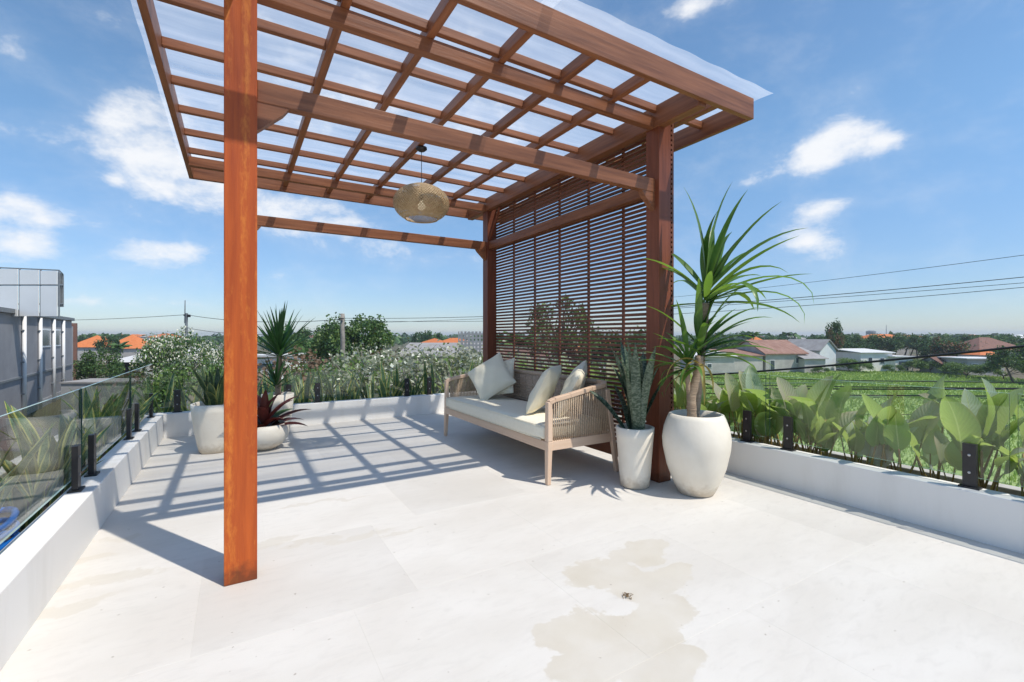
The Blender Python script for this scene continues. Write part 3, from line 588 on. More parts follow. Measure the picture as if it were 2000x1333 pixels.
def soft_box(name, lo, hi, m, parent, r=.035, puff=.012):
    bm = bmesh.new(); bmesh.ops.create_cube(bm, size=1)
    bmesh.ops.subdivide_edges(bm, edges=bm.edges[:], cuts=11, use_grid_fill=True)
    c = [(a + b) / 2 for a, b in zip(lo, hi)]; h = [(b - a) / 2 for a, b in zip(lo, hi)]; off = ORG[parent.name]
    for v in bm.verts:
        p = Vector((v.co.x * 2 * h[0], v.co.y * 2 * h[1], v.co.z * 2 * h[2]))
        q = Vector([max(-h[i] + r, min(h[i] - r, p[i])) for i in range(3)]); d = p - q
        if d.length > 1e-6: p = q + d.normalized() * r
        ux, uy = p.x / h[0], p.y / h[1]
        if v.co.z > .45: p.z += puff * (1 - ux ** 4) * (1 - uy ** 6) + .003 * math.sin(uy * 9 + ux * 2)
        v.co = p + Vector(c) - off
    me = bpy.data.meshes.new(name); bm.to_mesh(me); bm.free(); me.materials.append(MATS[m]); me.polygons.foreach_set('use_smooth', [True] * len(me.polygons))
    o = bpy.data.objects.new(name, me); COL.objects.link(o); o.parent = parent; ORG[o.name] = off; return o
cu = soft_box('seat_cushion', (X0 - .035, Y0 + .03, .328), (X1 - .03, Y1 - .025, .452), 'cushion_cloth', sofa)
bb = B()
for zz in (.338, .444):
    a, c, d, e = X0 - .03, X1 - .035, Y0 + .036, Y1 - .03; bb.tube([(a, d + .03, zz), (a, e - .03, zz)], .004, 5); bb.tube([(a + .03, d, zz), (c - .03, d, zz)], .004, 5)
bb.build('piping', 'cushion_cloth', cu, smooth=True)
def pillow(name, size, thick, c, normal, up, roll, label, seed):
    rp = random.Random(seed); bb = B(); n = 22; vs = []; ph = [rp.uniform(0, 6) for _ in range(6)]
    for side in (1, -1):
        for i in range(n + 1):
            for k in range(n + 1):
                u = -1 + 2 * i / n; v = -1 + 2 * k / n
                pin = 1 - .07 * (1 - (u * u)) * (v * v) ** 2 - .0; piv = 1 - .07 * (1 - v * v) * (u * u) ** 2
                hgt = max(0, (1 - u ** 2) * (1 - v ** 2)) ** .42 * thick / 2
                hgt *= 1 + .10 * math.sin(3.1 * u + ph[0] + 2 * v) + .07 * math.sin(6 * v + 3 * u + ph[1]) + .05 * math.sin(9 * u - 5 * v + ph[2] * side)
                vs.append((u * size / 2 * piv, v * size / 2 * pin, side * hgt))
    N = (n + 1) ** 2
    for s_ in (0, 1):
        bb.add(vs[s_ * N:(s_ + 1) * N], [((i * (n + 1) + k, (i + 1) * (n + 1) + k, (i + 1) * (n + 1) + k + 1, i * (n + 1) + k + 1) if s_ == 0 else (i * (n + 1) + k, i * (n + 1) + k + 1, (i + 1) * (n + 1) + k + 1, (i + 1) * (n + 1) + k)) for i in range(n) for k in range(n)])
    zc = Vector(normal).normalized(); yc = Vector(up); yc = (yc - zc * yc.dot(zc)).normalized(); xc = yc.cross(zc)
    M = Matrix((xc, yc, zc)).transposed().to_4x4() @ Matrix.Rotation(R(roll), 4, 'Z')
    o = tag(bb.build(name, 'pillow_cloth', smooth=True), label, 'pillow', 'cream scatter pillows on the sofa')
    o.matrix_world = Matrix.Translation(c) @ M; return o
pillow('pillow', .44, .15, (2.385, 4.42, .690), (-.66, -.50, .42), (.1, .2, 1), 31, 'cream pillow standing on its corner at the far arm, in front of its twin', 1)
pillow('pillow', .42, .14, (2.50, 4.46, .668), (-.80, -.32, .40), (.1, .1, 1), 12, 'cream pillow half hidden behind the corner-standing one', 2)
pillow('pillow', .45, .15, (2.36, 3.37, .675), (-.52, .62, .42), (.25, -.55, .8), 8, 'cream pillow leaning towards the near arm, sunlit fold across it', 3)
pillow('pillow', .44, .14, (2.50, 3.15, .690), (-.62, .52, .40), (.25, -.45, .85), -6, 'cream pillow tucked between its neighbour and the near sofa arm', 4)

# ------------------------------------------------------------------ leaves
def blade(L, Wd, shape, a0, bend, bp=1.5, twist=0.0, fold=.25, seg=9, mi=0, thick=0, under=None, b=None, base=Vector((0, 0, 0)), wave=0):
    """a leaf rising from the origin and bending towards +X; a0 and bend are angles from the vertical"""
    b = b or B(); p = Vector(base); rows = []; st = L / seg
    for i in range(seg + 1):
        t = i / seg; ang = a0 + bend * t ** bp
        d = Vector((math.sin(ang), 0, math.cos(ang))); nrm = Vector((-math.cos(ang), 0, math.sin(ang)))      # nrm: upper face of the leaf
        sd = Vector((0, 1, 0)); tw = twist * t
        s2 = sd * math.cos(tw) + nrm * math.sin(tw); n2 = nrm * math.cos(tw) - sd * math.sin(tw)
        w = Wd / 2 * shape(t) + .0006; wv = wave * math.sin(t * 9) * w
        rows.append((p - s2 * w + n2 * (fold * w + wv), p.copy(), p + s2 * w + n2 * (fold * w - wv), n2, t)); p = p + d * st
    def layer(off, mi, flip):
        vs = []; uv = []
        for l, c, r, n2, t in rows:
            vs += [l + n2 * off, c + n2 * off, r + n2 * off]; uv += [(0, t), (.5, t), (1, t)]
        fs = []
        for i in range(seg):
            for k in (0, 1):
                q = (3 * i + k, 3 * i + k + 1, 3 * i + k + 4, 3 * i + k + 3); fs.append(q if not flip else q[::-1])
        b.add(vs, fs, mi, uv)
    layer(0, mi, False)
    if under is not None: layer(-.003, under, True)
    return b
sword = lambda t: (.55 + .45 * math.sin(min(1, t * 1.6) * math.pi / 2)) * (1 - max(0, (t - .55) / .45) ** 2.2)
strap = lambda t: (.5 + .5 * min(1, t * 3)) * (1 - max(0, (t - .35) / .65) ** 1.8)
oval = lambda t: (math.sin(math.pi * min(1, t * .95 + .03) ** .82) ** .8) * (1 - .25 * t) if t < 1 else 0
rl = random.Random(21)
sword_me = {}
for matn in ('sword_yellow_edge', 'sword_dark', 'sword_pot'):
    sword_me[matn] = []
    for k in range(6):
        Wd = rl.uniform(.052, .075)
        sword_me[matn].append(blade(.62, Wd, sword, rl.uniform(0, .06), rl.uniform(-.1, .45), 1.6, rl.uniform(-1.1, 1.1), rl.uniform(.2, .55), 8, wave=rl.uniform(0, .25)).mesh('leaf', matn, smooth=True))
def sword_plant(t, base, nleaf, h0, h1, matn, r, rad=.05, tilt=(4, 24)):
    for k in range(nleaf):
        a = r.uniform(0, 2 * math.pi); rr_ = r.uniform(0, rad); s = r.uniform(h0, h1) / .62
        inst('leaf', r.choice(sword_me[matn]), t, (base[0] + rr_ * math.cos(a), base[1] + rr_ * math.sin(a), base[2]), (0, R(r.uniform(*tilt)), a + r.uniform(-.6, .6)), (min(1.2, .65 + .4 * s), min(1.25, .65 + .4 * s), s))
r1 = random.Random(5)
LABS = {'w': 'yellow-edged sword plant in the warehouse-side trough', 'b': 'yellow-edged sword plant in the tree-side trough'}
y = 1.0
while y < 6.35:
    t = thing('snake_plant', LABS['w'] + (', before the first paired clamps' if y < 3.68 else ', between the two pairs of clamps' if y < 5.2 else ', by the corner'), 'plant', (XL - PT - r1.uniform(.12, .34), y, .055), 'yellow-edged sword plants, warehouse side'); sword_plant(t, (0, 0, 0), r1.randint(5, 8), .34, .72, 'sword_yellow_edge', r1, .07, (3, 30)); y += r1.uniform(.2, .3)
x = -.72
while x < 3.5:
    t = thing('snake_plant', LABS['b'] + (', behind the pots' if x < .75 else ', between the two pairs of clamps' if x < 2.29 else ', behind the sofa'), 'plant', (x, YB + PT + r1.uniform(.12, .34), .055), 'yellow-edged sword plants, tree side'); sword_plant(t, (0, 0, 0), r1.randint(6, 9), .38, .76, 'sword_yellow_edge', r1, .07, (3, 28)); x += r1.uniform(.17, .26)
# paddle-leaved plants (broad leaves, pale undersides) on the field side
pad_me = []
for k in range(12):
    h = rl.uniform(.26, .5); lean = rl.uniform(.05, .35); bb = B()
    p1 = Vector((math.sin(lean) * h * .6, 0, math.cos(lean) * h * .6)); p2 = p1 + Vector((math.sin(lean * .6), 0, math.cos(lean * .6))) * h * .4
    bb.tube([(0, 0, 0), p1, p2], [.009, .007, .005], 5, 2)
    blade(rl.uniform(.26, .38), rl.uniform(.15, .21), oval, rl.uniform(-.15, .5), rl.uniform(.1, 1.3), 1.5, rl.uniform(-.9, .9), rl.uniform(.1, .6), 11, 0, b=bb, base=p2 - Vector((0, 0, .01)), wave=rl.uniform(.05, .25))
    pad_me.append(bb.mesh('leaf', ['paddle_leaf_pink' if k % 3 == 0 else 'paddle_leaf', 'paddle_leaf', 'paddle_stalk'], smooth=True))
r2 = random.Random(17); y = -.5
while y < 6.2:
    t = thing('paddle_plant', 'broad paddle-leaved plant in the field-side trough, ' + ('past the single clamp' if y < .75 else 'between the single clamp and the paired clamps' if y < 2.1 else 'behind the egg-shaped pot' if y < 3.6 else 'behind the slatted screen'), 'plant', (XR + PT + r2.uniform(.14, .38), y, .055), 'paddle-leaved plants along the field side')
    for k in range(r2.randint(7, 11)):
        a = r2.uniform(0, 2 * math.pi); s = r2.uniform(.62, 1.12); inst('leaf', r2.choice(pad_me), t, (r2.uniform(-.05, .05), r2.uniform(-.05, .05), 0), (R(r2.uniform(-8, 8)), R(r2.uniform(-4, 12)), a), (s, s, s))
    y += r2.uniform(.11, .19)

# ------------------------------------------------------------------ pots
def pot(t, c, prof, m='pot_white', n=40, sq=0):
    bb = B(); H = prof[-1][1]; rt = prof[-1][0]
    pr = [(.0001, .004)] + [(prof[0][0] - .012, 0)] + list(prof) + [(rt - .012, H + .004), (rt - .022, H), (rt - .028, H - .05), (rt - .03, H - .075)]
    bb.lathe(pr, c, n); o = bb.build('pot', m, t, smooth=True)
    if sq:
        for v in o.data.vertices:
            a = math.atan2(v.co.y, v.co.x); k = 1 + sq * (1 / max(abs(math.cos(a)), abs(math.sin(a))) - 1); v.co.x *= k; v.co.y *= k
    sb_ = B(); sb_.lathe([(.0001, H - .04), (rt * .5, H - .045), (rt - .027, H - .06)], c, 24); sb_.build('soil', 'soil', t, smooth=True); return o
# big egg-shaped pot with branching dracaena
c = Vector((2.885, 2.195, 0))
t = thing('potted_dracaena', 'big egg-shaped white pot with a branching long-leaved dracaena beside the front post', 'potted plant', c)
pot(t, c, [(.125, .012), (.165, .09), (.205, .20), (.232, .33), (.237, .40), (.225, .48), (.200, .55), (.188, .575)])
dr_me = []
for k in range(7):
    L = rl.uniform(.42, .62); dr_me.append(blade(L, rl.uniform(.044, .060), strap, rl.uniform(0, .15), rl.uniform(.25, 1.0) if k < 4 else rl.uniform(1.5, 2.4), 2.0 if k < 4 else 2.6, rl.uniform(-.7, .7), rl.uniform(.25, .5), 10).mesh('leaf', 'dracaena_leaf', smooth=True))
dry_me = blade(.5, .035, strap, .3, 2.0, 1.4, .8, .5, 10).mesh('leaf', 'dracaena_dry', smooth=True)
def trunk(t, pts, rad, m='trunk_tan', name='stem', n=10):
    bb = B(); P_ = []; Rr = []
    for i in range(len(pts) - 1):
        for k in range(6):
            f_ = k / 6; P_.append(Vector(pts[i]).lerp(Vector(pts[i + 1]), f_)); Rr.append(rad[i] * (1 - f_) + rad[i + 1] * f_ + .0018 * math.sin((i * 6 + k) * 2.4))
    P_.append(Vector(pts[-1])); Rr.append(rad[-1]); bb.tube(P_, Rr, n); return bb.build(name, m, t, smooth=True)
D = lambda px, py: (CAMP + ray(px, py) * (c - CAMP).dot(FW))                 # point at the pot's own distance
h1 = D(1366, 695); h2 = D(1379, 592); h3 = D(1343, 722)
trunk(t, [c + Vector((-.045, 0, .53)), D(1350, 775), D(1362, 735), h1], [.036, .034, .033, .030])
trunk(t, [c + Vector((.02, .03, .53)), D(1367, 770) + FW * .05, D(1376, 700) + FW * .06, h2], [.036, .033, .031, .026])
trunk(t, [D(1350, 790), D(1344, 760), h3], [.020, .018, .016])
ra = random.Random(9)
def head(t, p, n, el0, el1, s0, s1, mes, droop=.0, r=ra, az=None, name='leaf'):
    for k in range(n):
        u = (k + .5) / n; a = k * 2.39996 + r.uniform(-.3, .3) if az is None else r.uniform(*az); s = r.uniform(s0, s1)
        inst(name, r.choice(mes), t, Vector(p) - ORG[t.name] + Vector((0, 0, -.10 * u)), (0, R(el0 + (el1 - el0) * u + r.uniform(-8, 8)), a), (s, s, s))
RZ = math.atan2(RT.y, RT.x)                                # the crown leans out over the deck's open side
def tuft(p, n, e0, e1, s0, s1, bias):
    for k in range(n):
        u = (k + .5) / n; a = RZ + ra.gauss(0, .95) if ra.random() < bias else ra.uniform(0, 6.28); sc_ = ra.uniform(s0, s1)
        inst('leaf', ra.choice(dr_me[:4] if u < .55 else dr_me), t, Vector(p) - ORG[t.name] + Vector((0, 0, .05 - .13 * u)), (R(ra.uniform(-12, 12)), R(e0 + (e1 - e0) * u ** .8 + ra.uniform(-9, 9)), a), (sc_,) * 3)
tuft(h2 + Vector((0, 0, .07)), 30, 0, 78, .95, 1.42, .55)
tuft(h1 + Vector((0, 0, .06)), 30, 2, 82, .72, 1.08, .35)
tuft(h3 + Vector((0, 0, .04)), 16, 5, 90, .45, .8, 0)
for k in range(7): inst('leaf', dr_me[4 + k % 3], t, h1 - ORG[t.name] - Vector((0, 0, .09)), (0, R(70 + 6 * k), RZ + math.pi + ra.uniform(-.9, .9)), (ra.uniform(.6, .85),) * 3)
for a_, sc_, e_ in ((3.4, .8, 60), (3.9, .9, 75), (2.9, .7, 80), (.2, .8, 85), (3.1, .85, 50)): inst('leaf', dry_me, t, h1 - ORG[t.name] - Vector((0, 0, .06)), (0, R(e_), a_), (sc_,) * 3)
# tall tapered pot with dark sword plant
c = Vector((2.615, 2.535, 0))
t = thing('potted_snake_plant', 'tall tapered white pot with dark banded sword leaves beside the sofa arm', 'potted plant', c)
pot(t, c, [(.108, .012), (.118, .12), (.128, .26), (.138, .38), (.144, .45)])
rb_ = random.Random(4); sword_plant(t, (0, 0, .40), 23, .46, .74, 'sword_dark', rb_, .085, (0, 12)); sword_plant(t, (-.02, 0, .40), 3, .42, .52, 'sword_dark', rb_, .06, (20, 38))
# tall pot by the corner
c = Vector((-.165, 5.45, 0))
t = thing('potted_snake_plant', 'tall white pot of bushy sword leaves half hidden behind the orange post', 'potted plant', c)
pot(t, c, [(.145, .012), (.165, .10), (.19, .26), (.208, .40), (.214, .475)], sq=.25)
sword_plant(t, (0, 0, .42), 20, .28, .50, 'sword_pot', random.Random(8), .12, (4, 38))
# bowl pot with burgundy bromeliad
c = Vector((.25, 5.29, 0))
t = thing('potted_bromeliad', 'round white bowl pot with a burgundy rosette plant beside the orange post', 'potted plant', c)
pot(t, c, [(.11, .012), (.17, .05), (.216, .11), (.230, .165), (.222, .215), (.205, .25)])
br_me = [blade(rl.uniform(.36, .46), rl.uniform(.085, .115), strap, .05, rl.uniform(.5, 1.3), 1.7, rl.uniform(-.25, .25), .45, 9).mesh('leaf', 'brom_red', smooth=True) for k in range(4)]
brg_me = [blade(rl.uniform(.36, .46), rl.uniform(.085, .11), strap, .1, rl.uniform(.6, 1.2), 1.6, .1, .4, 9).mesh('leaf', 'brom_green', smooth=True) for k in range(2)]
head(t, c + Vector((0, 0, .26)), 21, 8, 78, .8, 1.08, br_me); head(t, c + Vector((0, 0, .27)), 5, 25, 62, .9, 1.1, brg_me, az=(-1.2, 2.6))
# yucca behind it
c = Vector((.42, 5.98, 0))
t = thing('potted_yucca', 'spiky green yucca in a tall white pot behind the burgundy rosette', 'potted plant', c)
pot(t, c, [(.12, .012), (.14, .15), (.16, .32), (.172, .47)])
trunk(t, [c + Vector((0, 0, .42)), c + Vector((.01, 0, .7)), c + Vector((.02, 0, .98))], [.035, .03, .028])
yu_me = [blade(rl.uniform(.50, .62), rl.uniform(.034, .044), strap, 0, rl.uniform(-.05, .25), 1.6, 0, .45, 7).mesh('leaf', 'yucca_leaf', smooth=True) for k in range(4)]
head(t, c + Vector((.02, 0, .98)), 58, 2, 92, .82, 1.05, yu_me, r=random.Random(2)); head(t, c + Vector((-.02, 0, .62)), 26, 12, 80, .5, .78, yu_me, r=random.Random(3))

# ------------------------------------------------------------------ small things on the deck
q = on_floor(1224, 1166); bb = B(); rq = random.Random(2)
for k in range(26):
    a = rq.uniform(0, 6.3); p = q + Vector((rq.gauss(0, .011), rq.gauss(0, .011), .002 + abs(rq.gauss(0, .004)))); d = Vector((math.cos(a), math.sin(a), rq.uniform(-.1, .3))) * rq.uniform(.004, .010); bb.tube([p - d, p + d], rq.uniform(.0008, .002), 4)
tag(bb.build('dry_debris', 'dry_bits'), 'tiny clump of dry brown plant debris on the damp floor patch', 'debris')
q = on_floor(8, 1072, .15); q.x = min(q.x, XL - PT - .07); bb = B(); pts = []
for k in range(60):
    a = k * .36; r_ = .09 + .012 * math.sin(k * .7); pts.append((q.x - .06 + r_ * math.cos(a), q.y + 1.5 * r_ * math.sin(a), .12 + .0030 * k + .008 * math.sin(a * 2.3)))
bb.tube(pts, .014, 8); tag(bb.build('hose', 'blue_plastic', smooth=True), 'coiled bright blue hose lying in the trough beside the white parapet', 'hose')

# ------------------------------------------------------------------ trees
def tree_meshes(seed, h, cr, ch, leafs, n, clumps=16, trunk_h=None, lean=.1, flowers=0, bark='bark', leaf=.16, gap=.42):
    """trunk with limbs, and a crown of leaf faces gathered in clumps with gaps between them"""
    r = random.Random(seed); th = trunk_h or h * .4; tb = B(); cb_ = B(); cz = h - ch * .55
    top = Vector((r.uniform(-lean, lean) * h, r.uniform(-lean, lean) * h, th)); tb.tube([(0, 0, -.1), top * .5 + Vector((0, 0, .0)), top], [h * .028, h * .022, h * .017], 7)
    for k in range(clumps):
        a = r.uniform(0, 2 * math.pi); e = r.uniform(-.55, 1.0); q_ = r.uniform(.55, 1.0)
        c_ = Vector((math.cos(a) * cr * q_ * math.sqrt(max(.05, 1 - e * e * .8)), math.sin(a) * cr * q_ * math.sqrt(max(.05, 1 - e * e * .8)), cz + e * ch * .5 * q_))
        mid = top.lerp(c_, .5) + Vector((r.uniform(-.1, .1), r.uniform(-.1, .1), r.uniform(0, .12))) * h * .4
        tb.tube([top, mid, c_], [h * .012, h * .008, h * .003], 5)
        rad = cr * r.uniform(.26, gap); mi0 = r.random()
        for i in range(n // clumps):
            g = Vector((r.gauss(0, 1), r.gauss(0, 1), r.gauss(0, .75))); g = g.normalized() * rad * r.random() ** .45
            p = c_ + g; L = leaf * r.uniform(.7, 1.4); u = Vector((r.gauss(0, 1), r.gauss(0, 1), r.gauss(-.2, .6))).normalized(); w = u.cross(Vector((r.gauss(0, 1), r.gauss(0, 1), r.gauss(0, 1)))).normalized() * L * .42; u = u * L
            mi = 0 if r.random() < .45 + .3 * (mi0 - .5) else (1 if r.random() < .7 else 2)
            if flowers and r.random() < flowers and g.z > -.2 * rad: mi = 3; u *= .62; w *= 1.1
            cb_.add([p - u * .5, p + w, p + u * .5, p - w], [(0, 1, 2, 3)], mi)
    ms = ['leaf_' + x for x in leafs] + (['flower_white'] if flowers else [])
    return tb.mesh('trunk', bark, smooth=True), cb_.mesh('crown', ms)
def palm_meshes(seed, h, fr, nf=14):
    r = random.Random(seed); tb = B(); tb.tube([(0, 0, -.1), (r.uniform(-.3, .3), .1, h * .5), (r.uniform(-.4, .4), .2, h)], [.16, .12, .1], 7); top = Vector(tb.v[-1]); cb_ = B()
    for k in range(nf):
        a = k * 2.4; el_ = r.uniform(.1, 1.1); p = Vector((0, .2, h)); pr = p.copy()
        for i in range(9):
            t_ = i / 8; an = el_ + 1.25 * t_ ** 1.3; p = p + Vector((math.sin(an) * math.cos(a), math.sin(an) * math.sin(a), math.cos(an))) * fr / 9; sd = Vector((-math.sin(a), math.cos(a), 0)); w = fr * .22 * math.sin(math.pi * min(1, t_ * .9 + .1)) ** .6
            for s_ in (-1, 1): cb_.add([pr, p, p + sd * s_ * w - Vector((0, 0, w * .55)), pr + sd * s_ * w * .9 - Vector((0, 0, w * .6))], [(0, 1, 2, 3)], r.choice((0, 0, 1)))
            pr = p.copy()
    return tb.mesh('trunk', 'bark_grey', smooth=True), cb_.mesh('crown', ['leaf_mid', 'leaf_deep'])
PROTO = {
 'dark': tree_meshes(1, 7, 3.2, 4.6, ('deep', 'mid', 'deep'), 2600, 20, leaf=.36), 'mid': tree_meshes(2, 6, 2.8, 4.2, ('mid', 'deep', 'light'), 5000, 24, leaf=.22), 'light': tree_meshes(3, 5, 2.4, 3.4, ('light', 'mid', 'deep'), 2400, 16, leaf=.32),
 'rust': tree_meshes(4, 6, 2.6, 3.8, ('rust', 'deep', 'mid'), 2400, 16, leaf=.32), 'tall': tree_meshes(5, 8, 2.2, 5.2, ('mid', 'deep', 'mid'), 2600, 22, leaf=.28, gap=.5),
 'mango': tree_meshes(6, 6.5, 2.4, 4.6, ('mid', 'light', 'deep'), 11000, 34, leaf=.17), 'flower': tree_meshes(7, 5.4, 2.9, 3.4, ('mid', 'light', 'deep'), 12000, 40, flowers=.42, bark='bark_grey', leaf=.15, gap=.30),
 'bare': tree_meshes(8, 4.6, 2.9, 3.0, ('grey', 'grey', 'light'), 4600, 70, flowers=.12, bark='bark_grey', leaf=.11, gap=.17), 'brown': tree_meshes(9, 3.2, 2.4, 2.0, ('brown', 'brown', 'mid'), 5000, 22, bark='bark_grey', leaf=.13, gap=.36),
 'airy': tree_meshes(10, 8.2, 2.3, 4.6, ('mid', 'light', 'grey'), 3600, 26, bark='bark', leaf=.17, gap=.32), 'palm': palm_meshes(11, 6.5, 2.6), 'papaya': palm_meshes(12, 5.2, 1.3, 11), 'shrub': tree_meshes(13, 2.2, 1.5, 1.8, ('light', 'mid', 'light'), 5200, 22, trunk_h=.5, leaf=.10)}
HT = {k: max(v.co.z for v in m_[1].vertices) - .15 for k, m_ in PROTO.items()}
rt_ = random.Random(31)
def tree(kind, px, d, py_top, label, name='tree', group=None, wide=1.0, cat='tree', zbase=None):
    """stands on the ground at depth d; its height follows from the row its top reaches"""
    hz_ = HT[kind]
    z0 = GZ if zbase is None else zbase; ztop = CAM_H + (CY - py_top) / FPX * d; s = (ztop - z0) / hz_
    p = at(px, d, z0); t = thing(name, label, cat, p, group); t.rotation_euler.z = rt_.uniform(0, 6.28); t.scale = (s * wide, s * wide, s)
    inst('trunk', PROTO[kind][0], t); inst('crown', PROTO[kind][1], t); return t

# warehouse side
tree('flower', 352, 33, 640, 'leafy frangipani full of white flowers beside the thin street pole', 'frangipani_tree', wide=.66); tree('flower', 425, 36, 668, 'smaller white-flowered frangipani half behind the orange post', 'frangipani_tree', wide=.45)
tree('mid', 196, 47, 684, 'bushy tree with yellowish leaves by the end of the warehouse', wide=.78); tree('dark', 212, 96, 653, 'dark tree between the two orange hip roofs', wide=.75); tree('palm', 236, 70, 668, 'short palm in front of the orange roofs', 'palm_tree', cat='palm')
tree('dark', 168, 150, 652, 'dark tree far behind the first orange hip roof', wide=.8)
# middle
tree('mid', 596, 62, 634, 'rounded green tree behind the yucca', wide=1.0); tree('mid', 565, 75, 640, 'green tree half behind the yucca leaves', wide=.9)
tree('mango', 697, 42, 613, 'tall bushy green tree right behind the timber street pole', 'mango_tree', wide=.88); tree('mango', 655, 45, 640, 'yellow-green bushy tree left of the timber street pole', 'mango_tree', wide=.75); tree('papaya', 728, 46, 630, 'small papaya tree beside the tall bushy tree', 'papaya_tree')
tree('bare', 752, 23, 668, 'sparse grey-leaved frangipani with white flowers next to the timber pole', 'frangipani_tree', wide=.85); tree('shrub', 655, 21, 704, 'bright green shrub below the dry brown bush', 'shrub', wide=.7, cat='shrub'); tree('light', 700, 26, 690, 'light green bushy tree at the foot of the timber pole', wide=.55); tree('bare', 822, 19, 668, 'sparse frangipani with white flowers in the middle of the row', 'frangipani_tree', wide=1.1); tree('bare', 905, 20, 672, 'sparse frangipani with white flowers beside the back corner post', 'frangipani_tree', wide=1.15)
tree('bare', 985, 21, 676, 'sparse frangipani with white flowers behind the screen, next to the back corner post', 'frangipani_tree', wide=1.1)
tree('brown', 628, 26, 681, 'dry brown leafless bush in front of the green trees', 'dry_bush', wide=1.2); tree('shrub', 590, 24, 716, 'low green shrub behind the yucca pot', 'shrub', wide=.6, cat='shrub'); tree('shrub', 365, 26, 712, 'low green shrub behind the corner pane', 'shrub', wide=.7, cat='shrub')
for px, d, py in ((822, 150, 648), (842, 140, 645)): tree('dark', px, d, py, 'dark tree far off above the orange roofs, tree side', group='far trees above the orange roofs')
# behind the screen
tree('airy', 1098, 34, 575, 'airy tall tree seen through the slatted screen', wide=.95); tree('mid', 1190, 48, 640, 'green tree seen through the screen beside the front post', wide=1.1); tree('shrub', 1130, 24, 700, 'light green shrub seen through the screen', 'shrub', wide=.8, cat='shrub'); tree('shrub', 1040, 22, 706, 'pale shrub seen low through the screen', 'shrub', wide=.8, cat='shrub'); tree('shrub', 1220, 22, 706, 'light green shrub behind the tall tapered pot', 'shrub', wide=.8, cat='shrub'); tree('palm', 1010, 40, 650, 'palm seen through the screen by the back post', 'palm_tree', cat='palm')
# belt behind the field
BL = {'dark': 'dark broad tree in the belt behind the field houses', 'mid': 'lighter green round tree in the belt behind the field houses', 'tall': 'narrow upright tree in the belt behind the field houses'}
for k in range(46):
    px = 1380 + k * 14.2 + rt_.uniform(-6, 6); d = rt_.uniform(100, 150); kd = rt_.choice(('dark', 'dark', 'mid', 'tall')); tree(kd, px, d, rt_.uniform(655, 668) if px < 1560 else rt_.uniform(650, 664), BL[kd], group='tree belt behind the field', wide=rt_.uniform(.85, 1.25))
for px, d, py in ((1585, 92, 672), (1655, 92, 668), (1690, 90, 672), (1830, 92, 668), (1862, 90, 664), (1905, 95, 668)): tree('dark', px, d, py, 'dark bushy tree right behind the houses at the field edge', group='bushy trees at the field edge', wide=1.1)
tree('rust', 1848, 88, 658, 'tree with rust-coloured foliage at the field edge'); tree('tall', 1632, 90, 622, 'tall tree with dark crown standing above the belt', wide=.55); tree('rust', 1628, 88, 640, 'rusty crown right in front of the tall tree above the belt', wide=.4)
tree('palm', 1470, 118, 648, 'coconut palm behind the rusty warehouse roof', 'palm_tree', cat='palm'); tree('mid', 1980, 62, 676, 'dark green tree at the end of the field beside the brown-roofed house', wide=1.0); tree('mid', 2050, 60, 670, 'big green tree past the end of the field', wide=1.1)
for px, d, py in ((1815, 78, 702), (1845, 77, 706), (1870, 72, 708), (1660, 81, 700), (1678, 79, 708), (1885, 69, 712), (1742, 79, 712), (1795, 80, 700), (1960, 66, 706), (1600, 76, 716)): tree('shrub', px, d, py, 'yellow-green bush at the far edge of the rice field', 'bush', 'bushes at the field edge', 1.6, 'shrub')
# distant woodland, one mass
wb = B(); rw = random.Random(77)
for k in range(900):
    px = rw.uniform(-250, 2300); d = 170 + 900 * rw.random() ** 1.3; p = at(px, d); hh = rw.uniform(4.5, 8.2) * (1 if d < 500 else .95); rr_ = rw.uniform(2.5, 5.5); mi = rw.choice((0, 0, 1, 2))
    for i in range(26):
        v = Vector((rw.gauss(0, 1), rw.gauss(0, 1), abs(rw.gauss(0, .8)))).normalized(); c_ = p + Vector((v.x * rr_, v.y * rr_, v.z * hh * .5 + hh * .45)); u = Vector((rw.gauss(0, 1), rw.gauss(0, 1), rw.gauss(0, .6))).normalized() * rw.uniform(.9, 1.9); w = u.cross(v).normalized() * rw.uniform(.7, 1.5)
        wb.add([c_ - u, c_ + w, c_ + u, c_ - w], [(0, 1, 2, 3)], mi if rw.random() < .75 else 1)
struct(wb.build('far_woodland', ['leaf_deep', 'leaf_mid', 'leaf_deep']), 'stuff')

